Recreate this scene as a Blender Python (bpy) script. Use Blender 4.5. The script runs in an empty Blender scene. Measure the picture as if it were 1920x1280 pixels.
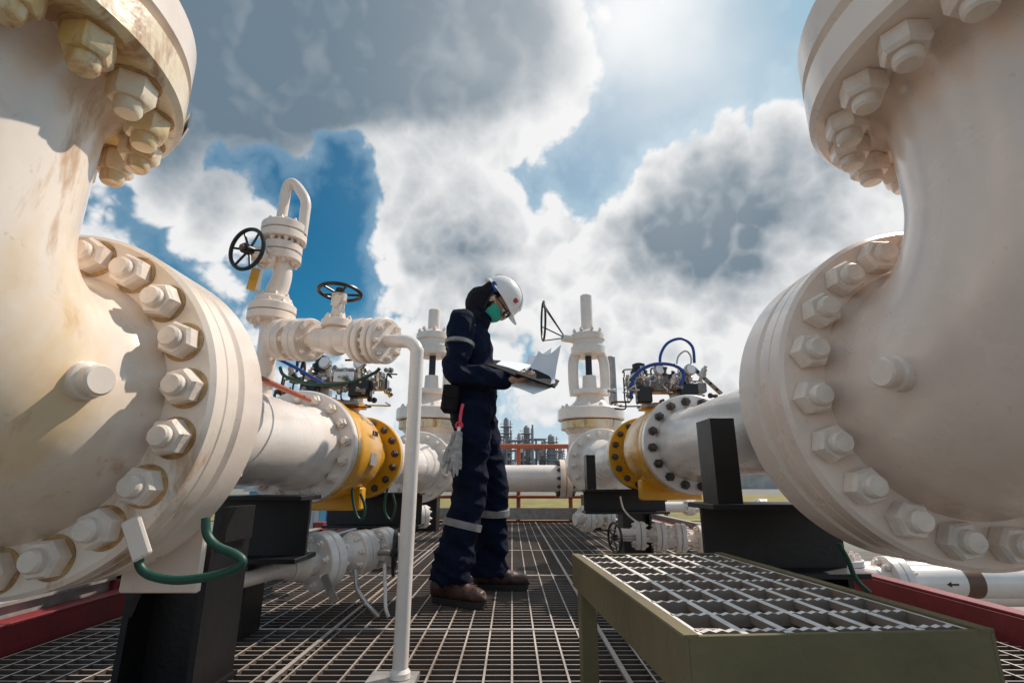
import bpy, bmesh, math, random
from mathutils import Vector, Matrix, Quaternion, noise
random.seed(7)
D = bpy.data; scn = bpy.context.scene; COL = scn.collection
R = math.radians
F = 960.0; H = .57; PITCH = R(15.4); cP, sP = math.cos(PITCH), math.sin(PITCH)
def ray(px, py):
    u = (px-960)/F; v = (py-640)/F
    return Vector((u, cP+v*sP, sP-v*cP))
def pix(px, py, Y):                      # point at distance Y down the platform
    d = ray(px, py); return Vector((d.x/d.y*Y, Y, H+d.z/d.y*Y))
def zat(py, Y): return pix(960, py, Y).z
V = Vector

# ------------------------------------------------------------------ materials
def nd(nt, t, **kw):
    n = nt.nodes.new(t)
    for k, v in kw.items(): setattr(n, k, v)
    return n
def paint(name, base, rough=.45, metal=0, var=.12, scale=3, bump=.0, bscale=40, stain=None, samt=.5, sscale=2.5, stretch=.35, spec=.5, speck=0, sides=None, stain2=None, s2=.5, coat=0):
    m = D.materials.new(name); m.use_nodes = True; nt = m.node_tree; L = nt.links
    b = nt.nodes['Principled BSDF']; b.inputs['Metallic'].default_value = metal
    b.inputs['Specular IOR Level'].default_value = spec
    if coat: b.inputs['Coat Weight'].default_value = coat; b.inputs['Coat Roughness'].default_value = .18
    tc = nd(nt, 'ShaderNodeTexCoord'); oi = nd(nt, 'ShaderNodeObjectInfo')
    ad = nd(nt, 'ShaderNodeVectorMath', operation='ADD'); mu = nd(nt, 'ShaderNodeMath', operation='MULTIPLY'); mu.inputs[1].default_value = 23
    L.new(oi.outputs['Random'], mu.inputs[0]); L.new(tc.outputs['Object'], ad.inputs[0]); L.new(mu.outputs[0], ad.inputs[1])
    n1 = nd(nt, 'ShaderNodeTexNoise'); n1.inputs['Scale'].default_value = scale; n1.inputs['Detail'].default_value = 5; n1.inputs['Roughness'].default_value = .62
    L.new(ad.outputs[0], n1.inputs['Vector'])
    r1 = nd(nt, 'ShaderNodeValToRGB'); e = r1.color_ramp.elements
    e[0].position = .32; e[1].position = .68
    e[0].color = (*[c*(1-var) for c in base], 1); e[1].color = (*[min(1, c*(1+var*.6)) for c in base], 1)
    L.new(n1.outputs['Fac'], r1.inputs[0]); out = r1.outputs[0]
    def layer(out, colr, amt, sc, st, dist, wid):
        mp = nd(nt, 'ShaderNodeMapping'); mp.inputs['Scale'].default_value = (1, 1, st); L.new(ad.outputs[0], mp.inputs['Vector'])
        n2 = nd(nt, 'ShaderNodeTexNoise'); n2.inputs['Scale'].default_value = sc; n2.inputs['Detail'].default_value = 6; n2.inputs['Roughness'].default_value = .68; n2.inputs['Distortion'].default_value = dist
        L.new(mp.outputs[0], n2.inputs['Vector'])
        r2 = nd(nt, 'ShaderNodeMapRange'); r2.inputs['From Min'].default_value = .72-.34*amt; r2.inputs['From Max'].default_value = .72+wid-.34*amt
        r2.inputs['To Max'].default_value = min(1, .45+amt*.5)
        L.new(n2.outputs['Fac'], r2.inputs['Value'])
        mx = nd(nt, 'ShaderNodeMix', data_type='RGBA'); L.new(r2.outputs[0], mx.inputs[0]); L.new(out, mx.inputs[6]); mx.inputs[7].default_value = (*colr, 1)
        return mx.outputs[2]
    if stain: out = layer(out, stain, samt, sscale, stretch, .4, .16)
    if stain2: out = layer(out, stain2, s2, sscale*2.3, stretch*.6, .8, .09)
    if speck:
        n3 = nd(nt, 'ShaderNodeTexNoise'); n3.inputs['Scale'].default_value = 46; n3.inputs['Detail'].default_value = 2
        L.new(ad.outputs[0], n3.inputs['Vector'])
        r3 = nd(nt, 'ShaderNodeMapRange'); r3.inputs['From Min'].default_value = .70; r3.inputs['From Max'].default_value = .76; r3.inputs['To Max'].default_value = speck
        L.new(n3.outputs['Fac'], r3.inputs['Value'])
        mx = nd(nt, 'ShaderNodeMix', data_type='RGBA'); L.new(r3.outputs[0], mx.inputs[0]); L.new(out, mx.inputs[6]); mx.inputs[7].default_value = (.22, .11, .05, 1)
        out = mx.outputs[2]
    if sides:      # vertical faces take the sides colour, upward faces keep the base
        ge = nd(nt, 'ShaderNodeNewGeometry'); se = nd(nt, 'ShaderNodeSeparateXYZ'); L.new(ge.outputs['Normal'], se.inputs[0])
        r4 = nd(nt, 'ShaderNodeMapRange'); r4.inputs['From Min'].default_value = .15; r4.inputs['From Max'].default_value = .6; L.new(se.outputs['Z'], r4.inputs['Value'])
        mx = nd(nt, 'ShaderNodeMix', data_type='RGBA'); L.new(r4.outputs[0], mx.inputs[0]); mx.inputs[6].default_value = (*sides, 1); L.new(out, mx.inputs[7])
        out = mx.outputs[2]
    L.new(out, b.inputs['Base Color'])
    rr = nd(nt, 'ShaderNodeMapRange'); rr.inputs['To Min'].default_value = max(0, rough-.1); rr.inputs['To Max'].default_value = min(1, rough+.12)
    L.new(n1.outputs['Fac'], rr.inputs['Value']); L.new(rr.outputs[0], b.inputs['Roughness'])
    if bump:
        n4 = nd(nt, 'ShaderNodeTexNoise'); n4.inputs['Scale'].default_value = bscale; n4.inputs['Detail'].default_value = 2
        L.new(ad.outputs[0], n4.inputs['Vector'])
        bp = nd(nt, 'ShaderNodeBump'); bp.inputs['Strength'].default_value = bump; bp.inputs['Distance'].default_value = .01
        L.new(n4.outputs['Fac'], bp.inputs['Height']); L.new(bp.outputs[0], b.inputs['Normal'])
    return m
CR = (.89, .76, .66)
M = dict(
 cream=paint('cream_paint', CR, .28, stain=(.70, .50, .32), samt=.28, bump=.12, bscale=20, speck=.2, coat=.5),
 creamL=paint('cream_paint_stained', (.90, .78, .67), .28, stain=(.80, .56, .28), samt=.56, sscale=1.7, stretch=.55, bump=.16, bscale=12, speck=.2, stain2=(.50, .24, .07), s2=.46, coat=.5),
 creamR=paint('cream_paint_warm', (.91, .745, .635), .26, stain=(.74, .52, .36), samt=.34, bump=.16, bscale=12, speck=.15, coat=.6),
 nut=paint('nut_paint', (.88, .755, .65), .3, var=.16, scale=14, stain=(.60, .38, .19), samt=.36, sscale=9, bump=.2, bscale=60, coat=.4),
 ochre=paint('ochre_stained_paint', (.85, .72, .54), .33, var=.15, scale=4, stain=(.74, .47, .09), samt=.80, sscale=2.9, stretch=.5, bump=.2, speck=.3, stain2=(.34, .13, .03), s2=.58, coat=.4),
 rustring=paint('rusty_washer', (.55, .34, .15), .6, var=.4, scale=30, stain=(.28, .11, .03), samt=.6, sscale=16, bump=.2),
 white=paint('white_pipe_paint', (.88, .80, .735), .26, stain=(.6, .48, .38), samt=.22, bump=.08, speck=.1, coat=.5),
 yellow=paint('yellow_valve_paint', (.82, .40, .012), .28, stain=(.45, .2, .03), samt=.35, bump=.1, coat=.4),
 darknut=paint('dark_nut', (.09, .075, .07), .5, metal=.4, var=.5, scale=20, stain=(.25, .12, .06), samt=.5, sscale=12),
 black=paint('black_paint', (.010, .009, .010), .4, var=.4, stain=(.035, .03, .03), samt=.3, bump=.1),
 blackm=paint('black_metal', (.012, .012, .014), .35, var=.3),
 red=paint('maroon_paint', (.23, .022, .028), .5, var=.25, stain=(.10, .03, .025), samt=.45, bump=.15),
 firered=paint('fire_red_paint', (.42, .03, .06), .4, var=.2),
 orange=paint('orange_red_paint', (.36, .085, .035), .5, var=.2),
 olive=paint('olive_paint', (.175, .14, .066), .42, var=.25, stain=(.09, .06, .033), samt=.5, bump=.15, speck=.5),
 galv=paint('galvanised_steel', (.42, .40, .38), .45, metal=.4, var=.3, scale=12, stain=(.18, .13, .10), samt=.5, sscale=3, bump=.1),
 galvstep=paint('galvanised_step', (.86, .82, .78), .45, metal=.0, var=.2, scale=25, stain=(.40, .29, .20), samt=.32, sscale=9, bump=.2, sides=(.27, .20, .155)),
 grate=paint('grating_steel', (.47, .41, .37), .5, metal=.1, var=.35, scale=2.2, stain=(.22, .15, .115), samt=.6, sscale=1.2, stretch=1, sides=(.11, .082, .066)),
 steel=paint('stainless', (.55, .54, .53), .3, metal=.9, var=.15, scale=20),
 grey=paint('grey_machine', (.30, .30, .31), .45, metal=.3, var=.3, scale=10),
 cable_green=paint('green_cable', (.012, .075, .05), .45, var=.2),
 cable_blue=paint('blue_hose', (.012, .06, .30), .4, var=.2),
 navy=paint('navy_cloth', (.0048, .009, .027), .85, var=.35, scale=9, bump=.6, bscale=26, spec=.15, stain=(.013, .02, .05), samt=.4, sscale=5),
 band=paint('reflective_band', (.27, .26, .26), .4, var=.35, scale=22),
 skin=paint('skin', (.62, .37, .26), .5, var=.1, scale=12),
 hood=paint('black_hood', (.015, .014, .018), .85, var=.4, scale=14, bump=.5, bscale=30, spec=.2),
 helmet=paint('helmet_plastic', (.84, .80, .77), .22, var=.05),
 mask=paint('green_mask', (.03, .42, .31), .75, var=.1, bump=.2),
 glass=paint('lens', (.03, .04, .06), .1),
 boot=paint('brown_boot', (.070, .030, .020), .45, var=.6, scale=14, stain=(.16, .10, .07), samt=.35, sscale=10, bump=.4, bscale=50),
 sole=paint('rubber_sole', (.02, .018, .017), .7),
 glove=paint('grey_glove', (.46, .45, .44), .8, var=.35, scale=20, bump=.6, bscale=60),
 pink=paint('pink_clip', (.75, .05, .10), .4),
 bag=paint('black_pouch', (.012, .011, .012), .8, var=.4, bump=.4, spec=.2),
 paper=paint('paper', (.86, .90, .97), .7, var=.03),
 text=paint('black_print', (.02, .02, .02), .6),
 textb=paint('green_print', (.02, .30, .22), .6),
 brown=paint('brown_band', (.16, .08, .05), .5),
 concrete=paint('concrete', (.14, .122, .106), .9, var=.25, scale=1.2, stain=(.09, .075, .062), samt=.5, sscale=.7, bump=.4),
 curb=paint('pink_concrete', (.42, .33, .29), .85, var=.25, scale=1.2, stain=(.2, .14, .11), samt=.5, sscale=.7, bump=.4),
 ground=paint('ground_mat', (.20, .19, .165), .9, var=.35, scale=.25, stain=(.16, .17, .06), samt=.55, sscale=.12, stretch=1, bump=.5, bscale=3),
 grass=paint('dry_grass', (.25, .21, .055), .95, var=.4, scale=.6, stain=(.13, .12, .05), samt=.6, sscale=.15, stretch=1, bump=.8, bscale=8),
 bluebox=paint('blue_container', (.03, .13, .33), .5, var=.2),
 greenbox=paint('green_container', (.05, .20, .11), .5, var=.2),
 lightblue=paint('pale_blue_wall', (.22, .50, .62), .6, var=.12),
 offwhite=paint('offwhite_wall', (.62, .62, .60), .7, var=.12),
 plant=paint('refinery_steel_hazed', (.30, .295, .31), .6, var=.3, scale=.3),  # distance haze is put into the pale base colour of both refinery materials
 plantw=paint('refinery_light_hazed', (.50, .46, .44), .6, var=.3, scale=.3),
)

# ------------------------------------------------------------------ mesh helpers
def frame(ax, ref=None):
    z = V(ax).normalized()
    r = V(ref) if ref is not None else (V((0, 0, 1)) if abs(z.z) < .9 else V((1, 0, 0)))
    x = (r - z*r.dot(z)).normalized(); return x, z.cross(x), z
class MB:
    def __init__(s): s.bm = bmesh.new()
    def rings(s, rs, cap=True):
        prev = None; bm = s.bm; first = None
        for r in rs:
            vs = [bm.verts.new(p) for p in r]
            if prev:
                a, b = prev, vs
                if len(a) == 1 and len(b) > 1:
                    for i in range(len(b)): bm.faces.new((a[0], b[i], b[(i+1) % len(b)]))
                elif len(b) == 1 and len(a) > 1:
                    for i in range(len(a)): bm.faces.new((a[i], b[0], a[(i+1) % len(a)]))
                elif len(a) > 1:
                    for i in range(len(a)):
                        j = (i+1) % len(a); bm.faces.new((a[i], b[i], b[j], a[j]))
            else: first = vs
            prev = vs
        if cap:
            if len(first) > 2: bm.faces.new(first)
            if len(prev) > 2: bm.faces.new(list(reversed(prev)))
    def lathe(s, prof, o=(0, 0, 0), ax=(0, 0, 1), n=40, a0=0, cap=True):
        x, y, z = frame(ax); o = V(o); rs = []
        for r, t in prof:
            c = o+z*t
            if r <= 1e-6: rs.append([c])
            else: rs.append([c+(x*math.cos(a0+2*math.pi*i/n)+y*math.sin(a0+2*math.pi*i/n))*r for i in range(n)])
        s.rings(rs, cap); return s
    def cyl(s, p0, p1, r, r1=None, n=24, ch=0):
        p0, p1 = V(p0), V(p1); L = (p1-p0).length; r1 = r if r1 is None else r1
        if ch: pr = [(r-ch, 0), (r, ch), (r1, L-ch), (r1-ch, L)]
        else: pr = [(r, 0), (r1, L)]
        return s.lathe(pr, p0, p1-p0, n)
    def disc(s, c, ax, r, th, n=56, ch=.006):
        return s.lathe([(0, 0), (r-ch, 0), (r, ch), (r, th-ch), (r-ch, th), (0, th)], c, ax, n)
    def tube(s, pts, rad, n=12, k=6, ref=None, smooth=True, ends=False):
        pts = [V(p) for p in pts]
        if not isinstance(rad, list): rad = [rad]*len(pts)
        rad = [r if isinstance(r, (tuple, list)) else (r, r) for r in rad]
        if smooth and len(pts) > 2:
            P, Q = [], []
            for i in range(len(pts)-1):
                a = pts[max(i-1, 0)]; b = pts[i]; c = pts[i+1]; d = pts[min(i+2, len(pts)-1)]
                for j in range(k):
                    t = j/k
                    P.append(.5*((2*b)+(-a+c)*t+(2*a-5*b+4*c-d)*t*t+(-a+3*b-3*c+d)*t**3))
                    u = t*t*(3-2*t)
                    Q.append(tuple(rad[i][q]*(1-u)+rad[i+1][q]*u for q in (0, 1)))
            P.append(pts[-1]); Q.append(rad[-1])
        else: P, Q = pts, rad
        if ends:  # rounded ends
            t0 = (P[0]-P[1]).normalized(); t1 = (P[-1]-P[-2]).normalized()
            r0, r1 = Q[0], Q[-1]
            P = [P[0]+t0*min(r0)*.85, P[0]+t0*min(r0)*.5]+P+[P[-1]+t1*min(r1)*.5, P[-1]+t1*min(r1)*.85]
            Q = [(r0[0]*.4, r0[1]*.4), (r0[0]*.82, r0[1]*.82)]+Q+[(r1[0]*.82, r1[1]*.82), (r1[0]*.4, r1[1]*.4)]
        rs = []; xp = None
        for i, p in enumerate(P):
            t = (P[min(i+1, len(P)-1)]-P[max(i-1, 0)])
            if t.length < 1e-9: t = V((0, 0, 1))
            t.normalize()
            if ref is not None: x = V(ref)-t*V(ref).dot(t)
            elif xp is None: x = frame(t)[0]
            else: x = xp-t*xp.dot(t)
            x.normalize(); xp = x; y = t.cross(x)
            rs.append([p+x*math.cos(2*math.pi*j/n)*Q[i][0]+y*math.sin(2*math.pi*j/n)*Q[i][1] for j in range(n)])
        s.rings(rs); return s
    def torus(s, c, ax, Rr, r, n=36, m=10):
        x, y, z = frame(ax); c = V(c); g = []
        for i in range(n):
            a = 2*math.pi*i/n; d = x*math.cos(a)+y*math.sin(a)
            g.append([s.bm.verts.new(c+d*(Rr+r*math.cos(2*math.pi*j/m))+z*r*math.sin(2*math.pi*j/m)) for j in range(m)])
        for i in range(n):
            for j in range(m):
                s.bm.faces.new((g[i][j], g[(i+1) % n][j], g[(i+1) % n][(j+1) % m], g[i][(j+1) % m]))
        return s
    def box(s, c, size, rot=None, bev=0):
        m = Matrix.Translation(V(c))
        if rot is not None: m = m @ rot.to_4x4()
        m = m @ Matrix.Diagonal((*size, 1))
        g = bmesh.ops.create_cube(s.bm, size=1, matrix=m)
        if bev:
            es = list({e for v in g['verts'] for e in v.link_edges})
            bmesh.ops.bevel(s.bm, geom=es, offset=bev, segments=1, affect='EDGES')
        return s
    def b2(s, lo, hi, bev=0):
        lo, hi = V(lo), V(hi); return s.box((lo+hi)/2, hi-lo, None, bev)
    def bar(s, p0, p1, w, h):
        p0, p1 = V(p0), V(p1); x, y, z = frame(p1-p0)
        return s.box((p0+p1)/2, (h, w, (p1-p0).length), Matrix((x, y, z)).transposed())
    def ball(s, c, r, sc=(1, 1, 1), rot=None, n=24):
        m = Matrix.Translation(V(c))
        if rot is not None: m = m @ rot.to_4x4()
        m = m @ Matrix.Diagonal((r*sc[0], r*sc[1], r*sc[2], 1))
        bmesh.ops.create_uvsphere(s.bm, u_segments=n, v_segments=n//2, radius=1, matrix=m); return s
    def prism(s, poly, off):
        a = [s.bm.verts.new(V(p)) for p in poly]; b = [s.bm.verts.new(V(p)+V(off)) for p in poly]
        s.bm.faces.new(a); s.bm.faces.new(list(reversed(b)))
        for i in range(len(a)):
            j = (i+1) % len(a); s.bm.faces.new((a[i], b[i], b[j], a[j]))
        return s
    def build(s, name, mat, parent=None, ang=35, label=None):
        org = ORG.get(parent.name, V((0, 0, 0))) if parent else V((0, 0, 0))
        bmesh.ops.recalc_face_normals(s.bm, faces=s.bm.faces)
        if org.length: bmesh.ops.translate(s.bm, vec=-org, verts=s.bm.verts)
        me = D.meshes.new(name); s.bm.to_mesh(me); s.bm.free()
        me.materials.append(M[mat] if isinstance(mat, str) else mat)
        me.polygons.foreach_set('use_smooth', [True]*len(me.polygons)); me.set_sharp_from_angle(angle=R(ang))
        o = D.objects.new(name, me); COL.objects.link(o); o.parent = parent; ORG[o.name] = org
        if label: o['label'] = label
        return o
ORG = {}
def thing(name, label, cat, loc, group=None):
    o = D.objects.new(name, None); COL.objects.link(o); o.location = V(loc); o.empty_display_size = .1
    o['label'] = label; o['category'] = cat
    if group: o['group'] = group
    ORG[o.name] = V(loc); return o
def tag(o, label, cat, group=None):
    o['label'] = label; o['category'] = cat
    if group: o['group'] = group
    return o
def struct(o): o['kind'] = 'structure'; return o

_nm = {}
def boltmesh(mat, w, h, stud, sr, washer=None):
    k = (mat, w, h, stud, sr, washer)
    if k not in _nm:
        b = MB()
        b.lathe([(w*.93, 0), (w, .06*h), (w, h*.8), (w*.86, h), (0, h)], n=6)
        b.lathe([(sr, h*.5), (sr, h+stud*.7), (sr*.82, h+stud), (0, h+stud*1.06)], n=16)
        nf = len(b.bm.faces)
        if washer: b.lathe([(w*1.12, 0), (w*1.12, .0025), (w*.5, .004)], n=24)
        b.bm.faces.ensure_lookup_table()
        for i in range(nf, len(b.bm.faces)): b.bm.faces[i].material_index = 1
        bmesh.ops.recalc_face_normals(b.bm, faces=b.bm.faces)
        me = D.meshes.new('bolt'); b.bm.to_mesh(me); b.bm.free(); me.materials.append(M[mat])
        if washer: me.materials.append(M[washer])
        me.polygons.foreach_set('use_smooth', [True]*len(me.polygons)); me.set_sharp_from_angle(angle=R(30)); _nm[k] = me
    return _nm[k]
def bolts(parent, c, ax, r, n, mesh, a0=0):
    x, y, z = frame(ax); org = ORG[parent.name]
    for i in range(n):
        a = a0+2*math.pi*i/n
        o = D.objects.new('bolt', mesh); COL.objects.link(o); o.parent = parent
        o.location = V(c)+(x*math.cos(a)+y*math.sin(a))*r-org
        q = z.to_track_quat('Z', 'Y'); o.rotation_mode = 'QUATERNION'
        o.rotation_quaternion = q @ Quaternion((0, 0, 1), random.uniform(0, 1.05))
        ORG[o.name] = org
def handwheel(parent, c, ax, Rr, r, mat='blackm', spokes=5, hub=.02):
    x, y, z = frame(ax); c = V(c)
    b = MB().torus(c, ax, Rr, r, 40, 8)
    for i in range(spokes):
        a = 2*math.pi*i/spokes+.3; d = x*math.cos(a)+y*math.sin(a)
        b.tube([c+d*hub*.5-z*r*1.2, c+d*Rr*.55-z*r*.6, c+d*Rr], r*.62, n=8)
    b.cyl(c-z*hub*1.1, c+z*hub*.8, hub, n=14)
    return b.build('handwheel', mat, parent)
def text_mesh(s, size, mat, loc, rot3, parent, name='lettering', ext=.0015):
    cu = D.curves.new('t', 'FONT'); cu.body = s; cu.size = size; cu.extrude = ext; cu.align_x = 'CENTER'; cu.align_y = 'CENTER'
    o = D.objects.new('t', cu); COL.objects.link(o); dg = bpy.context.evaluated_depsgraph_get()
    me = D.meshes.new_from_object(o.evaluated_get(dg)); D.objects.remove(o)
    me.transform(rot3.to_4x4()); me.transform(Matrix.Translation(V(loc)-ORG[parent.name]))
    me.materials.clear(); me.materials.append(M[mat]); t = D.objects.new(name, me); COL.objects.link(t); t.parent = parent; ORG[t.name] = ORG[parent.name]; return t

BN = boltmesh('nut', .042, .042, .022, .025)
BNl = boltmesh('nut', .041, .040, .020, .024, 'rustring')
BNo = boltmesh('ochre', .042, .05, .026, .025, 'rustring')
BS = boltmesh('nut', .026, .03, .02, .014)
BD = boltmesh('darknut', .026, .034, .018, .014)
BT = boltmesh('nut', .0105, .012, .008, .006)
BF = boltmesh('nut', .03, .035, .02, .017)

# ------------------------------------------------------------------ big foreground elbows and pipelines
def pipeline(sd, X0, zc, Yf, Yv, r, YB, YV2, YC, side):
    body = 'creamL' if sd < 0 else 'creamR'
    RF = .41; TH = .118; rb = .350; TU = .10
    RU, ru = (.385, .322) if sd < 0 else (.42, .352)
    t = thing('pipe_elbow', f'huge cream painted elbow with bolted flanges filling the {side} foreground'+(' streaked with brown rust' if sd < 0 else ', clean warm paint'), 'pipe elbow', (X0, Yv, 0), None)
    b = MB(); pts = []; rad = []
    nk_ = .035; Re = Yf-nk_-Yv
    for y_, r_ in ((Yf+.01, .306), (Yf-.012, .302), (Yf-nk_, .29)): pts.append((X0, y_, zc)); rad.append(r_)
    N = 26
    for i in range(1, N+1):
        a = i/N*math.pi/2
        q_ = math.sin(a)**.8
        pts.append((X0, Yf-nk_-math.sin(a)*Re, zc+Re-math.cos(a)*Re)); rad.append(.29*(1-q_)+r*q_)
    ztop = 1.345
    for z_, r_ in ((.2, r), (.5, r), (.78, r+.002), (.88, r+.008), (.96, r+.02), (1.01, r+.03)): pts.append((X0, Yv, zc+Re+(ztop-zc-Re)*z_)); rad.append(r_)
    b.tube(pts, rad, n=72, smooth=False, ref=(1, 0, 0))
    eb = b.build('elbow_body', body, t, 60)
    if sd > 0: pc = V((X0-.28, 1.0, zc-.01)); pd = V((-1, -.15, 0))
    else: pc = V((X0+.27, .95, zc+.01)); pd = V((1, -.25, .0))
    MB().lathe([(.042, -.04), (.036, .012), (.030, .016), (.030, .036), (.026, .04), (0, .04)], pc, pd, 28).build('plug', body, t)
    fl = MB().lathe([(0, 0), (RF-.010, 0), (RF, .010), (RF, .052), (RF-.004, .056), (RF, .060), (RF, TH-.012), (RF-.010, TH-.004), (0, TH-.004)], (X0, Yf, zc), (0, 1, 0), 96).build('flange', body, t)
    bolts(fl, (X0, Yf, zc), (0, -1, 0), rb, 20, BNl if sd < 0 else BN, .08)
    ft = MB().lathe([(0, 0), (RU-.012, 0), (RU, .012), (RU, TU-.012), (RU-.012, TU-.004), (0, TU-.004)], (X0, Yv, ztop), (0, 0, 1), 96).build('flange', 'ochre' if sd < 0 else 'cream', t, label='ochre stained upper flange' if sd < 0 else None)
    bolts(ft, (X0, Yv, ztop), (0, 0, -1), ru, 18 if sd < 0 else 20, BNo if sd < 0 else BN, .15)
    if sd < 0:
        MB().box((X0+RU*.72+.004, Yv+RU*.69+.004, ztop+.05), (.09, .004, .045), Matrix.Rotation(R(-44), 3, 'Z')).build('name_plate', 'steel', ft)
    t2 = thing('overhead_pipe', f'flanged pipe rising out of frame above the {side} foreground elbow', 'pipe', (X0, Yv, ztop+TU))
    g = MB().lathe([(0, 0), (RU-.012, 0), (RU, .012), (RU, TU-.012), (RU-.012, TU), (0, TU)], (X0, Yv, ztop+TU+.004), (0, 0, 1), 96).build('flange', 'cream', t2)
    MB().lathe([(.30, 0), (.25, .15), (.24, .6)], (X0, Yv, ztop+2*TU), (0, 0, 1), 48).build('pipe_wall', body, t2)
    bolts(g, (X0, Yv, ztop+2*TU+.004), (0, 0, 1), ru, 20, BN, .15)
    y1 = Yf+TH; TB = .065; rp = .187; RB = .285
    t3 = thing('straight_pipe', f'white straight pipe on the {side} between the big foreground flange and the yellow valve', 'pipe', (X0, y1, 0))
    f1 = MB().disc((X0, y1+.006, zc), (0, 1, 0), RF, TH, 96, .012).build('flange', 'cream', t3)
    bolts(f1, (X0, y1+TH+.006, zc), (0, 1, 0), rb, 20, BN, .08)
    MB().lathe([(.31, 0), (.30, .04), (.235, .22), (rp, .30), (rp, YB-y1-TH-.10), (rp+.012, YB-y1-TH-.06), (rp+.03, YB-y1-TH+.01)], (X0, y1+TH, zc), (0, 1, 0), 64).build('pipe_wall', 'white', t3)
    f2 = MB().disc((X0, YB, zc), (0, 1, 0), RB, TB, 72, .006).build('flange', 'white', t3)
    bolts(f2, (X0, YB, zc), (0, -1, 0), .242, 16, BS if sd < 0 else BD, .1)
    v = thing('ball_valve', f'yellow ball valve topped by an actuator on the {side} pipeline', 'valve', (X0, (YB+YV2)/2, 0))
    Lb = YV2-YB-TB
    yb = MB().lathe([(.0, 0), (RB-.006, 0), (RB, .006), (RB, TB), (RB-.006, TB+.006), (.225, TB+.012), (.228, .11), (.262, .14), (.272, .18), (.272, Lb*.48), (.258, Lb*.54), (.215, Lb*.62), (.185, Lb*.72), (.18, Lb-.09), (.18, Lb-.08)], (X0, YB+TB+.004, zc), (0, 1, 0), 72).build('valve_body', 'yellow', v)
    f3 = MB().disc((X0, YV2-TB-.02, zc), (0, 1, 0), RB, TB, 72, .006).build('flange', 'yellow', v)
    bolts(f3, (X0, YV2-TB-.02, zc), (0, -1, 0), .242, 16, BD, .1)
    MB().lathe([(.11, 0), (.11, .05), (.14, .06), (.14, .09)], (X0, (YB+YV2)/2, zc+.22), (0, 0, 1), 24).build('stem_collar', 'yellow', v)
    MB().b2((X0-.2, (YB+YV2)/2-.12, zc-.33), (X0+.2, (YB+YV2)/2-.02, zc-.2), .01).build('foot_pad', 'yellow', v)
    t4 = thing('straight_pipe', f'white pipe section behind the yellow valve on the {side}, running to the tall gate valve', 'pipe', (X0, YV2, 0))
    f4 = MB().disc((X0, YV2-.018, zc), (0, 1, 0), RB, TB, 72, .006).build('flange', 'white', t4)
    bolts(f4, (X0, YV2-.018+TB, zc), (0, 1, 0), .242, 16, BD, .1)
    MB().lathe([(rp+.03, 0), (rp, .1), (rp, YC-YV2-.3), (.26, YC-YV2-.1), (.28, YC-YV2)], (X0, YV2+.03, zc), (0, 1, 0), 56).build('pipe_wall', 'white', t4)
    RC = .40
    f5 = MB().disc((X0, YC, zc), (0, 1, 0), RC, .09, 72, .01).build('flange', 'cream', t4)
    bolts(f5, (X0, YC, zc), (0, -1, 0), .335, 16, BF, .1)
    return eb, v
XL, ZL, XR, ZR = -1.075, .745, 1.05, .79
ebL, valL = pipeline(-1, XL, ZL, 1.13, .79, .25, 2.62, 3.82, 6.0, 'left')
ebR, valR = pipeline(1, XR, ZR, 1.20, .80, .278, 3.02, 4.22, 6.1, 'right')
text_mesh('AUS04', .045, 'text', (XL+.273, 3.04, ZL+.10), Matrix(((0, 0, 1), (1, 0, 0), (0, 1, 0))), valL)
MB().b2((XL+.266, 2.98, ZL-.08), (XL+.275, 3.10, ZL-.01)).build('name_plate', 'steel', valL)

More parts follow.
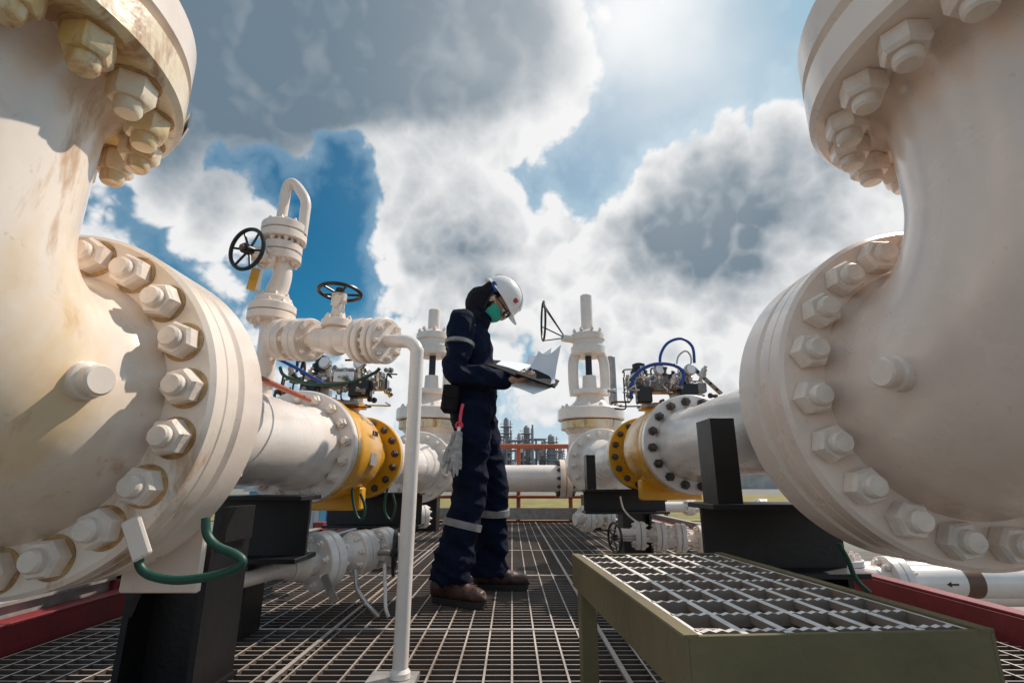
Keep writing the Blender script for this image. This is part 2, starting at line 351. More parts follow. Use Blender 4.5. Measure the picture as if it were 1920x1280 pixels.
# ------------------------------------------------------------------ gate valves in the back
def gate(X0, zc, YC, yt, side, wheel):
    Yc = YC+.75
    g = thing('gate_valve', f'tall cream gate valve with a pillar stem, on the {side} pipeline'+(' beside the black handwheel' if wheel else ', partly behind the worker'), 'valve', (X0, Yc, 0))
    Z = lambda py: zat(py, Yc)
    f = MB().disc((X0, YC+.094, zc), (0, 1, 0), .40, .09, 72, .01).build('flange', 'cream', g)
    bolts(f, (X0, YC+.184, zc), (0, 1, 0), .335, 16, BD, .1)
    b = MB().lathe([(.3, 0), (.28, .1), (.33, .3), (.36, .55), (.33, .8), (.28, 1.0), (.3, 1.1)], (X0, YC+.17, zc), (0, 1, 0), 48)
    z0 = Z(806)
    b.lathe([(.30, 0), (.31, z0-zc-.06), (.36, z0-zc)], (X0, Yc, zc), (0, 0, 1), 48)
    b.build('valve_body', 'cream', g)
    f = MB().disc((X0, Yc, z0), (0, 0, 1), .40, Z(789)-z0-.01, 56, .01).build('flange', 'ochre', g, label='yellowed lower bonnet flange')
    f = MB().disc((X0, Yc, Z(789)), (0, 0, 1), .44, Z(768)-Z(789), 56, .012).build('bonnet_flange', 'cream', g)
    bolts(f, (X0, Yc, Z(768)), (0, 0, 1), .37, 14, BF, 0)
    MB().lathe([(.36, 0), (.26, .06), (.2, .12), (.17, Z(742)-Z(768)), (.24, Z(740)-Z(768)), (.24, Z(732)-Z(768)), (.10, Z(730)-Z(768)), (.09, Z(705)-Z(768)), (0, Z(704)-Z(768))], (X0, Yc, Z(768)), (0, 0, 1), 40).build('bonnet', 'cream', g)
    for a in (-1, 1):
        MB().tube([(X0+a*.2, Yc, Z(742)), (X0+a*.215, Yc, Z(715)), (X0+a*.21, Yc, Z(680)), (X0+a*.17, Yc, Z(664))], (.045, .07), n=12, ref=(0, 1, 0)).build('yoke_arm', 'cream', g)
    MB().cyl((X0, Yc, Z(720)), (X0, Yc, Z(660)), .045, n=16).build('stem', 'blackm', g)
    f = MB().lathe([(0, 0), (.22, 0), (.235, .02), (.235, .12), (.21, .14), (.21, .2), (.235, .22), (.23, .30), (.17, .33), (.12, .36), (0, .36)], (X0, Yc, Z(668)), (0, 0, 1), 40).build('gearbox', 'cream', g)
    bolts(f, (X0, Yc, Z(668)+.33), (0, 0, 1), .19, 8, BS, .2)
    MB().cyl((X0, Yc, Z(626)), (X0, Yc, yt), .082, n=24, ch=.012).build('stem_cover', 'cream', g)
    if wheel:
        w = V((X0-.62, Yc-.15, Z(608)))
        hw = MB().torus(w, (1, .04, .0), .27, .015, 44, 8)
        h = V((X0-.32, Yc-.1, Z(637)))
        for i in range(5):
            a = i/5*6.283; d = V((0, math.cos(a), math.sin(a)))
            hw.tube([h, w+d*.27], .008, n=8, smooth=False)
        hw.build('handwheel', 'blackm', g)
        MB().cyl((X0-.36, Yc-.1, Z(637)), (X0-.05, Yc, Z(640)), .05, n=16).build('shaft_housing', 'cream', g)
    return g
gate(XL, ZL, 6.0, zat(581, 6.75), 'left', False)
gate(XR, ZR, 6.1, zat(554, 6.85), 'right', True)
o = MB().cyl((1.45, 7.3, .2), (1.45, 7.3, 2.35), .06, n=20, ch=.01).build('vent_pipe', 'grey')
tag(o, 'dark grey vertical vent pipe behind the right gate valve', 'pipe')
hp = thing('header_pipe', 'thick white header pipe crossing the far end of the platform', 'pipe', (0, 7.75, 0))
MB().cyl((-3.2, 7.75, .63), (3.2, 7.75, .63), .19, n=40).build('pipe_wall', 'white', hp)
for x in (-.62, .78):
    f = MB().disc((x-.09, 7.75, .63), (1, 0, 0), .27, .08, 48).disc((x, 7.75, .63), (1, 0, 0), .27, .08, 48).build('flange', 'cream', hp)
    bolts(f, (x-.09, 7.75, .63), (-1, 0, 0), .23, 12, BD); bolts(f, (x+.08, 7.75, .63), (1, 0, 0), .23, 12, BD)

# ------------------------------------------------------------------ actuators
def actuator(X0, Y0, z0, sd, side):
    a = thing('valve_actuator', f'cluttered actuator on top of the {side} yellow valve'+(', with a green lettered label' if sd < 0 else ', with looped blue hoses'), 'actuator', (X0, Y0, z0))
    MB().b2((X0-.13, Y0-.13, z0), (X0+.13, Y0+.13, z0+.02)).b2((X0-.11, Y0-.1, z0+.02), (X0-.095, Y0+.1, z0+.12)).b2((X0+.095, Y0-.1, z0+.02), (X0+.11, Y0+.1, z0+.12)).build('bracket', 'grey', a)
    MB().lathe([(.05, 0), (.06, .01), (.06, .05), (.05, .055), (.05, .33), (.06, .335), (.06, .37), (.05, .385), (0, .385)], (X0-.2, Y0-.03, z0+.16), (1, 0, 0), 28).build('cylinder', 'grey', a)
    MB().b2((X0-.07, Y0-.08, z0+.11), (X0+.1, Y0+.06, z0+.235), .01).build('gear_housing', 'grey', a)
    MB().lathe([(.06, 0), (.06, .05), (.045, .06), (.045, .1), (.02, .11), (0, .11)], (X0-.14, Y0, z0+.22), (0, 0, 1), 20).build('indicator', 'blackm', a)
    MB().b2((X0+.09, Y0-.16, z0+.04), (X0+.22, Y0-.08, z0+.15), .008).build('junction_box', 'blackm', a)
    MB().b2((X0-.2, Y0-.17, z0+.02), (X0-.1, Y0-.09, z0+.13), .008).build('junction_box', 'blackm', a)
    MB().b2((X0+.2, Y0-.1, z0+.1), (X0+.3, Y0-.0, z0+.17), .008).build('junction_box', 'grey', a)
    if sd < 0:
        p = MB().b2((X0+.0, Y0-.172, z0+.13), (X0+.12, Y0-.166, z0+.19)).build('label_plate', 'paper', a)
        text_mesh('mok', .038, 'textb', (X0+.06, Y0-.174, z0+.158), Matrix(((1, 0, 0), (0, 0, -1), (0, 1, 0))), p)
    for i in range(6):
        x = X0+(-.26+.105*i); y = Y0-.14+random.uniform(-.03, .03); z = z0+random.uniform(.15, .24)
        MB().lathe([(.012, -.06), (.012, -.03), (.026, -.028), (.026, .0), (.02, .004), (.02, .03), (.012, .034), (.012, .05), (0, .05)], (x, y, z), (random.uniform(-.4, .4), -.3, 1), 10).build('regulator', 'steel', a)
    for i in range(2):
        x = X0+(.16 if i else -.05)
        g = MB().lathe([(.0, 0), (.036, 0), (.04, .004), (.04, .022), (.036, .026), (0, .026)], (x, Y0-.17, z0+.24), (0.2*sd, -1, .1), 24).build('gauge', 'steel', a)
        MB().lathe([(.031, .0), (.031, .003), (0, .003)], (x+.2*sd*.026, Y0-.197, z0+.243), (0.2*sd, -1, .1), 20).build('dial', 'paper', g)
    for i in range(22):
        p = V((X0+random.uniform(-.32, .32), Y0+random.uniform(-.19, .05), z0+random.uniform(.0, .24))); pts = [p]
        for k in range(4):
            ax = random.choice((V((1, 0, 0)), V((0, 0, 1)), V((0, 1, 0)))); p = p+ax*random.choice((-1, 1))*random.uniform(.04, .13)
            p.z = max(z0-.02, min(z0+.28, p.z)); p.x = max(X0-.36, min(X0+.36, p.x)); pts.append(p.copy())
        MB().tube(pts, random.choice((.005, .0065, .009)), n=8, k=5).build('tubing', random.choice(('steel', 'steel', 'blackm', 'brown')), a)
    for i in range(18):
        p = V((X0+random.uniform(-.33, .33), Y0-.12+random.uniform(-.06, .1), z0+random.uniform(.03, .23)))
        MB().lathe([(.012, 0), (.018, .002), (.018, .02), (.011, .022), (.011, .045), (.015, .046), (.015, .06), (0, .06)], p, V((random.uniform(-1, 1), random.uniform(-1, 0), random.uniform(-.3, 1))), 6).build('fitting', random.choice(('steel', 'grey', 'darknut')), a)
    return a
actuator(XL, 3.2, ZL+.28, -1, 'left')
aR = actuator(XR, 3.6, ZR+.28, 1, 'right')
def hose(pts, r, mat, name, label, cat, group=None, k=8):
    return tag(MB().tube(pts, r, n=12, k=k).build(name, mat), label, cat, group)
P = lambda lst, Y: [pix(a, b, Y+(c[0] if c else 0)) for a, b, *c in lst]
hose(P([(1240, 700), (1238, 668), (1252, 643), (1278, 635), (1298, 650), (1302, 680)], 3.45), .010, 'cable_blue', 'blue_hose', 'upper looped blue hose arching above the right actuator', 'hose')
hose(P([(1183, 745), (1190, 705), (1222, 684), (1262, 684), (1282, 700), (1276, 722)], 3.4), .012, 'cable_blue', 'blue_hose', 'lower blue hose curling across the front of the right actuator', 'hose')
hose(P([(1268, 690), (1272, 668), (1286, 658), (1296, 672), (1292, 705)], 3.42), .006, 'steel', 'steel_tube', 'small bent steel tube inside the blue hose loop', 'tube')
bar = thing('perforated_bracket', 'slanted perforated steel bracket right of the right actuator', 'bracket', pix(1330, 715, 3.5))
MB().bar(pix(1300, 690, 3.5), pix(1352, 738, 3.5), .05, .012).build('plate', 'grey', bar)
for i in range(4):
    p = pix(1308+12*i, 697+11*i, 3.475); MB().lathe([(.010, 0), (.010, .006), (0, .006)], p, (0, -1, 0), 12).build('hole', 'blackm', bar)

# ------------------------------------------------------------------ riser with gooseneck and side branch (left)
YR = 2.12
rx = pix(503, 640, YR).x
rs = thing('relief_riser', 'slim cream riser with stacked flanges and a gooseneck outlet, rising from the left pipeline', 'pipe', (rx, YR, ZL))
b = MB()
zz = lambda py: zat(py, YR)
b.cyl((rx, YR, ZL+.12), (rx, YR, zz(600)), .04, n=24); b.build('pipe_wall', 'cream', rs)
def fstack(par, pa, pb, r, n=8, bm=None, gap=.004, mat='cream'):
    pa, pb = V(pa), V(pb); d = (pb-pa); L = d.length; d.normalize(); th = (L-gap)/2
    m = bm or BT
    f = MB().disc(pa, d, r, th, 36, .004).build('flange', mat, par); bolts(f, pa, -d, r*.76, n, m, .2)
    f = MB().disc(pa+d*(th+gap), d, r, th, 36, .004).build('flange', mat, par); bolts(f, pb, d, r*.76, n, m, .2); return f
fstack(rs, (rx, YR, zz(604)), (rx, YR, zz(574)), .098, 8)
f = MB().disc((rx, YR, zz(572)), (0, 0, 1), .075, .03, 30, .004).build('flange', 'cream', rs); bolts(f, (rx, YR, zz(572)+.03), (0, 0, 1), .058, 6, BT)
rx2 = pix(525, 500, YR).x
MB().tube([(rx, YR, zz(570)), (rx+.01, YR, zz(545)), (rx+.025, YR, zz(515)), (rx2, YR, zz(490))], [.05, .045, .04, .042], n=24).build('spool', 'cream', rs)
fstack(rs, (rx2, YR, zz(492)), (rx2, YR, zz(462)), .085, 8)
fstack(rs, (rx2, YR, zz(455)), (rx2, YR, zz(425)), .098, 8)
MB().cyl((rx2, YR, zz(495)), (rx2, YR, zz(415)), .05, n=24).build('spool', 'cream', rs)
MB().tube([pix(525, 425, YR), pix(532, 385, YR), pix(538, 352, YR), pix(548, 343, YR), pix(562, 356, YR), pix(573, 378, YR), pix(571, 405, YR), pix(566, 440, YR)], .023, n=18, k=8).build('gooseneck', 'cream', rs)
hv = thing('handwheel_valve', 'small cream valve with yellow tag and black handwheel facing the viewer, high on the riser', 'valve', pix(500, 490, YR-.02))
c0 = pix(508, 488, YR-.03); c1 = pix(463, 467, YR-.16)
MB().tube([c0, c0.lerp(c1, .5), c1], [.035, .028, .02], n=18).build('bonnet', 'cream', hv)
f = MB().disc(c0.lerp(c1, .15), c1-c0, .05, .02, 24, .003).build('flange', 'cream', hv); bolts(f, c0.lerp(c1, .15)+(c1-c0).normalized()*.02, c1-c0, .04, 6, BT)
MB().disc(c0.lerp(c1, .5), c1-c0, .038, .015, 24, .003).build('flange', 'cream', hv)
handwheel(hv, c1, V((-.35, -1, -.05)), .088, .0085, spokes=6, hub=.022)
MB().lathe([(.012, 0), (.012, .03), (0, .03)], c1, V((-.35, -1, -.05)), 10).build('wheel_nut', 'brown', hv)
MB().box(pix(475, 523, YR-.1), (.035, .006, .095), Matrix.Rotation(R(8), 3, 'Y')).build('tag_plate', 'yellow', hv)
MB().cyl(pix(483, 505, YR-.08), pix(478, 545, YR-.08), .02, n=14).build('drain_stub', 'cream', hv)
pA = V((rx, YR, zat(636, YR))); pB = V((-.335, 1.74, zat(640, 1.74))); dAB = (pB-pA).normalized(); LAB = (pB-pA).length
br = thing('branch_pipe', 'short flanged side branch linking the riser to the thin white post pipe', 'pipe', pA)
MB().cyl(pA, pA+dAB*(LAB*.78), .036, n=24).build('pipe_wall', 'cream', br)
for t0, t1, r in ((.10, .20, .088), (.24, .33, .088)):
    fstack(br, pA+dAB*LAB*t0, pA+dAB*LAB*t1, r, 8)
for t0, t1, r in ((.66, .735, .085), (.76, .83, .085)):
    fstack(br, pA+dAB*LAB*t0, pA+dAB*LAB*t1, r, 8)
gv = thing('gate_valve', 'small cream gate valve with flat black handwheel on the side branch behind the post', 'valve', pA+dAB*LAB*.5)
m0 = pA+dAB*LAB*.5
MB().ball(m0, .06, (1.1, 1, 1.05)).cyl(m0-dAB*.1, m0+dAB*.1, .05, n=20).build('valve_body', 'cream', gv)
fb = MB().disc(m0+V((0, 0, .05)), (0, 0, 1), .06, .03, 28, .004).build('flange', 'cream', gv); bolts(fb, m0+V((0, 0, .08)), (0, 0, 1), .047, 6, BT)
zt = pix(635, 548, m0.y).z
MB().lathe([(.035, 0), (.025, .04), (.022, zt-m0.z-.13), (.03, zt-m0.z-.12), (.03, zt-m0.z-.09), (.012, zt-m0.z-.085), (.012, zt-m0.z-.07), (0, zt-m0.z-.07)], m0+V((0, 0, .08)), (0, 0, 1), 20).build('bonnet', 'cream', gv)
mm = m0+V((0, 0, zt-m0.z))
handwheel(gv, mm, (0.03, .08, 1), .082, .008, spokes=5, hub=.018)
MB().box(m0+V((0.005, -.04, .15)), (.03, .004, .05), Matrix.Rotation(R(25), 3, 'Y')).build('tag_plate', 'steel', gv)
pp = thing('post_pipe', 'thin white vertical pipe standing on the grating left of the worker', 'pipe', (-.335, 1.74, 0))
rp_ = .0235
MB().tube([pB-dAB*.14, pB-dAB*.08, pB-dAB*.03+V((0, 0, -.004)), pB+V((.0, 0, -.03)), pB+V((0.002, 0, -.08)), (-.333, 1.74, .6), (-.335, 1.74, .3), (-.335, 1.74, .0)], rp_, n=24, k=5).build('pipe_wall', 'white', pp)
MB().lathe([(.0235, 0), (.031, .005), (.031, .02), (.0235, .03)], (-.335, 1.74, 0.005), (0, 0, 1), 24).build('collar', 'white', pp)
MB().b2((-.43, 1.69, -.01), (-.285, 1.80, .008)).build('base_plate', 'galv', pp)

# ------------------------------------------------------------------ cables left
hose(P([(525, 688), (532, 703), (560, 715), (610, 721), (660, 716), (700, 700), (712, 690)], 2.0), .0065, 'cable_green', 'ground_cable', 'green cable sagging below the side branch flanges', 'cable')
hose(P([(498, 662), (520, 672), (560, 692), (590, 710), (612, 722)], 2.45), .008, 'cable_blue', 'blue_hose', 'straight blue hose running behind the side branch into the left actuator', 'hose')
hose(P([(262, 1036), (262, 1060), (282, 1078), (330, 1087), (395, 1080), (440, 1066), (455, 1052), (440, 1038), (405, 1022), (388, 1000), (386, 970)], 1.22), .0095, 'cable_green', 'ground_cable', 'thick green earthing cable looped under the big left flange', 'cable')
MB_l = MB().box(pix(256, 1008, 1.10), (.04, .010, .085), Matrix.Rotation(R(-28), 3, 'Y'), .004)
tag(MB_l.build('earthing_lug', 'cream'), 'flat cream earthing strap bolted under the big left flange', 'bracket')
hose(P([(660, 905), (662, 940), (670, 968), (680, 972), (684, 950), (676, 925)], 3.0), .008, 'cable_green', 'ground_cable', 'green cable loop under the left yellow valve, nearer of two', 'cable')
hose(P([(727, 915), (722, 935), (722, 960), (733, 974), (741, 950), (736, 925)], 3.6), .008, 'cable_green', 'ground_cable', 'green cable loop under the left yellow valve, farther of two', 'cable')
hose([(XL+.06, 1.75, ZL+.235), (XL+.07, 2.1, ZL+.225), (XL+.08, 2.5, ZL+.215)], .012, 'orange', 'orange_pipe', 'thin orange pipe lying along the top of the left straight pipe', 'pipe')
hose(P([(1163, 930), (1170, 955), (1190, 975), (1215, 985)], 3.7), .006, 'white', 'white_cable', 'thin white cable hanging beside the right black support', 'cable')
hose(P([(1572, 1018), (1590, 1050), (1605, 1085), (1630, 1110)], 1.6), .007, 'cable_green', 'ground_cable', 'thin green cable beneath the big right flange', 'cable')

# ------------------------------------------------------------------ black supports
def ibeam_x(b, x0, x1, y, z0, z1, w, t=.018):
    b.b2((x0, y-w/2, z1-t), (x1, y+w/2, z1), .002); b.b2((x0, y-w/2, z0), (x1, y+w/2, z0+t), .002); b.b2((x0+.002, y-t/2, z0+t-.002), (x1-.002, y+t/2, z1-t+.002))
def hcol(b, x, y, z0, z1, w, d, t=.018):
    b.b2((x-w/2, y-d/2, z0), (x-w/2+t, y+d/2, z1)); b.b2((x+w/2-t, y-d/2, z0), (x+w/2, y+d/2, z1)); b.b2((x-w/2+t-.002, y-t/2, z0+.001), (x+w/2-t+.002, y+t/2, z1-.001))
s1 = thing('pipe_support', 'black steel column under the big left flange, nearest the viewer', 'pipe support', (-.98, 1.68, 0))
b = MB(); hcol(b, -.97, 1.68, 0, .40, .22, .22); b.build('column', 'black', s1)
MB().b2((-1.09, 1.56, .0), (-.85, 1.80, .012)).build('base_plate', 'black', s1)
b = MB(); b.b2((-1.0, 1.42, .30), (-.80, 1.44, .52), .004); b.b2((-.985, 1.439, .301), (-.965, 1.60, .499)); b.build('bracket', 'cream', s1, label='cream bracket plate')
for x in (-1.09, -.85): MB().b2((x-.01, 1.6, .401), (x+.01, 1.76, .50)).build('saddle_lug', 'black', s1)
s2 = thing('pipe_support', 'black I-beam saddle under the left straight pipe, behind the near column', 'pipe support', (-1.0, 2.2, 0))
b = MB(); ibeam_x(b, -1.22, -.83, 2.22, .27, .52, .22); b.build('beam', 'black', s2)
b = MB(); hcol(b, -1.1, 2.22, 0, .27, .16, .16); b.build('column', 'black', s2)
s3 = thing('pipe_support', 'black I-beam saddle under the left yellow valve', 'pipe support', (-.9, 3.95, 0))
b = MB(); ibeam_x(b, -1.35, -.66, 3.95, .26, .50, .22); b.build('beam', 'black', s3)
b = MB(); hcol(b, -1.0, 3.95, 0, .26, .2, .2); b.build('column', 'black', s3)
s4 = thing('pipe_support', 'black support with an upright channel under the right straight pipe, behind the step', 'pipe support', (.95, 1.9, 0))
b = MB(); ibeam_x(b, .67, 1.16, 1.92, .27, .50, .26); b.build('beam', 'black', s4)
b = MB(); hcol(b, .96, 1.92, 0, .27, .30, .22); b.build('column', 'black', s4)
b = MB(); b.b2((.70, 1.82, .50), (.712, 1.96, .79)); b.b2((.711, 1.82, .501), (.785, 1.832, .79)); b.b2((.711, 1.948, .501), (.785, 1.96, .79)); b.build('upright', 'black', s4)
s5 = thing('pipe_support', 'black support with a short upright under the right yellow valve', 'pipe support', (.85, 3.95, 0))
b = MB(); ibeam_x(b, .56, 1.2, 4.2, .34, .52, .22); b.build('beam', 'black', s5)
b = MB(); hcol(b, .95, 4.2, 0, .34, .22, .2); b.build('column', 'black', s5)
b = MB(); b.b2((.58, 4.10, .52), (.595, 4.24, .78)); b.b2((.594, 4.10, .521), (.65, 4.115, .779)); b.build('upright', 'black', s5)
for X0, y, sdn in ((XL, 6.75, 'left'), (XR, 6.85, 'right')):
    s = thing('pipe_support', f'dark support under the tall {sdn} gate valve at the back', 'pipe support', (X0, y, 0))
    b = MB(); hcol(b, X0, y, 0, .42, .3, .3); b.build('column', 'black', s)

# ------------------------------------------------------------------ low flanged valves
_big = boltmesh('nut', .016, .018, .012, .009)
def low_valve(pa, pb, r, label, discs, wheel=None, wax=(1, 0, 0), wr=.1):
    pa, pb = V(pa), V(pb); d = pb-pa
    t = thing('flanged_valve', label, 'valve', (pa+pb)/2)
    MB().cyl(pa-d*.25, pb+d*.08, r*.45, n=20).ball(pa+d*.5, r*.72).build('valve_body', 'white', t)
    for a, s_ in discs:
        c = pa+d*a; th = r*.34
        fstack(t, c, c+d.normalized()*(2*th+.003), r*s_, 8, BT if r < .1 else _big, mat='white')
    if wheel is not None:
        c = V(wheel); MB().cyl(pa+d*.55, c, .015, n=12).build('stem', 'steel', t)
        handwheel(t, c, wax, wr, .008, spokes=5, hub=.018)
    return t
lv = low_valve((-.87, 2.42, .235), (-.62, 2.84, .26), .122, 'low cream flanged drain valve by the grating, left of the thin post', ((.0, 1), (.45, .82), (.74, .78)), (-.555, 2.60, .25), (1, .15, 0), .095)
MB().tube([(-.90, 2.37, .235), (-.97, 2.26, .225), (-1.03, 2.12, .21), (-1.10, 1.98, .2)], [.075, .035, .028, .028], n=16).build('reducer', 'cream', lv)
MB().tube([(-.72, 2.55, .18), (-.69, 2.50, .11), (-.63, 2.45, .06), (-.58, 2.46, .01)], .011, n=10).build('drain_tube', 'steel', lv)
MB().tube([(-.60, 2.60, .2), (-.575, 2.54, .1), (-.56, 2.50, .04), (-.545, 2.50, .0)], .008, n=10).build('drain_tube', 'white', lv)
MB().box((-.77, 2.36, .14), (.03, .01, .12), Matrix.Rotation(R(-30), 3, 'Y')).build('bracket', 'steel', lv)
low_valve((.80, 3.55, .24), (1.26, 3.5, .22), .088, 'row of small cream flanges low on the right, behind the step', ((.0, 1), (.28, 1), (.55, 1), (.85, .95)), (.66, 3.5, .23), (1, .3, 0), .09)
low_valve((-1.05, 5.2, .25), (-.86, 5.3, .25), .12, 'small flanged valve near the grating in the far left, before the gate valve', ((.0, 1), (.7, .9)))
low_valve((.66, 5.1, .24), (.95, 5.2, .25), .12, 'small flanged valve near the grating in the far right, before the gate valve', ((.0, 1), (.7, .9)))

# ------------------------------------------------------------------ floor grating
GX0, GX1, GY0, GY1 = -1.72, 1.85, -.6, 8.1
b = MB()
x = GX0
while x <= GX1: b.b2((x-.0034, GY0, -.03), (x+.0034, GY1, 0)); x += .086
y = GY0
while y <= GY1: b.b2((GX0, y-.0024, -.02), (GX1, y+.0024, -.003)); y += .048
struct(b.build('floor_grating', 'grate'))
b = MB()
for y in (1.05, 2.3, 3.55, 4.8, 6.05, 7.3): b.b2((GX0, y-.012, -.034), (GX1, y+.012, .0015))
for x in (-.72, .35, 1.36): b.b2((x-.008, GY0, -.034), (x+.008, GY1, .003))
struct(b.build('floor_grating_edge', 'grate'))
b = MB()
for y in (.2, 2.3, 4.8, 7.3): b.b2((GX0-.1, y-.05, -.22), (GX1+.1, y+.05, -.05))
for x in (-.7, .36): b.b2((x-.04, GY0, -.2), (x+.04, GY1, -.052))
struct(b.build('floor_beams', 'black'))
for sx, X, lab in ((-1, GX0-.04, 'left'), (1, GX1+.04, 'right')):
    t = thing('edge_beam', f'maroon steel channel standing proud along the {lab} edge of the grating', 'beam', (X, 3.5, -.2))
    zt_ = .085
    b = MB(); b.b2((X-.006, GY0, -.18), (X+.006, GY1+.1, zt_)); b.b2((X+sx*.005-.001 if sx > 0 else X-.075, GY0, zt_), (X+.075 if sx > 0 else X+.005, GY1+.1, zt_+.012), .002); b.b2((min(X, X+sx*.07), GY0, -.192), (max(X, X+sx*.07), GY1+.1, -.18)); b.build('beam', 'red', t)
    for y in (.3, 2.6, 5.2, 8.0):
        MB().b2((X+sx*.06-.04, y-.04, -1.5), (X+sx*.06+.04, y+.04, -.195)).build('leg', 'red', t)
    k = MB(); y0_ = 2.0 if sx < 0 else 3.4
    k.b2((X+sx*.10-.006, y0_, -.02), (X+sx*.10+.006, GY1, .14)); k.b2((X+sx*.10-.03, y0_, .14), (X+sx*.10+.03, GY1, .152))
    tag(k.build('cable_tray', 'galv'), f'grey galvanised tray running outside the {lab} maroon channel', 'tray')
    k = MB(); xk = X-sx*.30; k.b2((xk-.006, 3.3, .06), (xk+.006, 7.9, .15)); k.b2((xk-.03, 3.3, .15), (xk+.03, 7.9, .16))
    ky = thing('cable_channel', f'long grey steel channel raised above the grating along the {lab} of the walkway', 'channel', (xk, 5.6, 0))
    k.build('channel', 'galv', ky)
    for y in (3.6, 5.4, 7.2): MB().b2((xk-.02, y-.02, 0), (xk+.02, y+.02, .062)).build('foot', 'galv', ky)
for i, y in enumerate((2.62, 5.3)):
    tag(MB().b2((-1.93, y-.05, -.17), (-1.83, y+.05, .2), .004).build('gusset_post', 'red'), ('nearer' if i == 0 else 'farther')+' short maroon post on the left platform edge', 'post')
rl = thing('end_railing', 'orange red guard rail closing the far end of the platform', 'railing', (0, 8.2, 0))
MB().cyl((-2, 8.2, 1.12), (2, 8.2, 1.12), .036, n=12).build('top_rail', 'orange', rl)
MB().cyl((-2, 8.2, .36), (2, 8.2, .36), .024, n=12).build('mid_rail', 'orange', rl)
MB().b2((-2, 8.18, .03), (2, 8.2, .2)).build('toe_plate', 'galv', rl)
MB().b2((-2, 8.12, -.2), (2, 8.24, .02)).build('end_beam', 'red', rl)
for x in (-1.8, -.9, .1, .9, 1.8): MB().cyl((x, 8.23, -.1), (x, 8.23, 1.12), .032, n=12).build('post', 'orange', rl)

# ------------------------------------------------------------------ step bench
sb = thing('step_platform', 'olive framed step with serrated grating top in the right foreground', 'step', (.46, 1.2, 0))
rot = Matrix.Rotation(R(4.0), 3, 'Z'); C0 = V((.232, .775, 0)); W, Lg, zt, hh = .452, .83, .37, .085
def S(x, y, z): return C0+rot @ V((x, y, z))
def sbox(b, lo, hi, bev=0):
    lo, hi = V(lo), V(hi); b.box(S(*((lo+hi)/2)), hi-lo, rot, bev)
b = MB(); t = .008
sbox(b, (0, 0, zt-hh), (t, Lg, zt), .0015); sbox(b, (W-t, 0, zt-hh), (W, Lg, zt), .0015)
sbox(b, (t-.001, 0.0005, zt-hh), (W-t+.001, t, zt-.0005), .001); sbox(b, (t-.001, Lg-t, zt-hh), (W-t+.001, Lg-.0005, zt-.0005), .001)
sbox(b, (t, .002, zt-hh), (W-t, .045, zt-hh+.006)); sbox(b, (t, t, zt-.05), (.035, Lg-t, zt-.044)); sbox(b, (W-.035, t, zt-.05), (W-t, Lg-t, zt-.044))
sbox(b, (.001, .0, zt-.004), (.022, Lg, zt+.001)); sbox(b, (W-.022, 0, zt-.004), (W-.001, Lg, zt+.001))
b.build('frame', 'olive', sb)
for i, (lx, ly) in enumerate(((.03, .05), (W-.03, .05), (.03, Lg-.05), (W-.03, Lg-.05))):
    b = MB(); sbox(b, (lx-.022, ly-.022, 0), (lx+.022, ly+.022, zt-hh+.03), .003); b.build('leg', 'olive', sb)
y = .03
while y < Lg-.02:
    n = int((W-.06)/.009); x0 = .03; b = MB()
    top = [(x0+i*(W-.06)/n, zt-.0032 if i % 2 else zt-.0005) for i in range(n+1)]
    bt = .005
    lo = [b.bm.verts.new(S(a, y-bt, zt-.020)) for a, z in top]; hi = [b.bm.verts.new(S(a, y-bt, z)) for a, z in top]
    lo2 = [b.bm.verts.new(S(a, y+bt, zt-.020)) for a, z in top]; hi2 = [b.bm.verts.new(S(a, y+bt, z)) for a, z in top]
    for i in range(n):
        b.bm.faces.new((lo[i], lo[i+1], hi[i+1], hi[i])); b.bm.faces.new((lo2[i], hi2[i], hi2[i+1], lo2[i+1]))
        b.bm.faces.new((hi[i], hi[i+1], hi2[i+1], hi2[i])); b.bm.faces.new((lo[i], lo2[i], lo2[i+1], lo[i+1]))
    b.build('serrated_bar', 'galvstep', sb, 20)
    y += .0925
x = .03+.0653
while x < W-.04:
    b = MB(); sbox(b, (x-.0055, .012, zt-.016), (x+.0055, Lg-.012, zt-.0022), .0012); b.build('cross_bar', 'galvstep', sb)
    x += .0653
for x in (.03, W-.03):
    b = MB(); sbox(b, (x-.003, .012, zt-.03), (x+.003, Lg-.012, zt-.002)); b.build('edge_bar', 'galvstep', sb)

# ------------------------------------------------------------------ the worker
def bake(o, voxel, smooth=4, disp=None):
    m = o.modifiers.new('r', 'REMESH'); m.mode = 'VOXEL'; m.voxel_size = voxel
    if smooth: s = o.modifiers.new('s', 'SMOOTH'); s.iterations = smooth; s.factor = .5
    bpy.context.view_layer.update()
    me = D.meshes.new_from_object(o.evaluated_get(bpy.context.evaluated_depsgraph_get()))
    o.modifiers.clear(); old = o.data; o.data = me; me.name = old.name
    if not me.materials: me.materials.append(old.materials[0])
    if disp:
        ns = [v.normal.copy() for v in me.vertices]
        for v, n_ in zip(me.vertices, ns): v.co += n_*disp(v.co)
    me.polygons.foreach_set('use_smooth', [True]*len(me.polygons)); me.update(); return o
WY = 2.9
man = thing('person', 'worker in navy coverall and white hard hat reading an open folder, head bowed', 'person', (-.2, WY, 0))
hipR, hipL = V((-.22, 2.81, .96)), V((-.205, 2.99, .96))
kneR, kneL = V((-.225, 2.80, .50)), V((-.11, 3.05, .51))
ankR, ankL = V((-.315, 2.77, .10)), V((-.125, 3.10, .10))
shR, shL = V((-.275, 2.72, 1.43)), V((-.255, 3.08, 1.43))
elR, elL = V((-.30, 2.67, 1.135)), V((-.22, 3.12, 1.14))
wrR, wrL = V((-.03, 2.76, 1.105)), V((-.03, 3.02, 1.20))
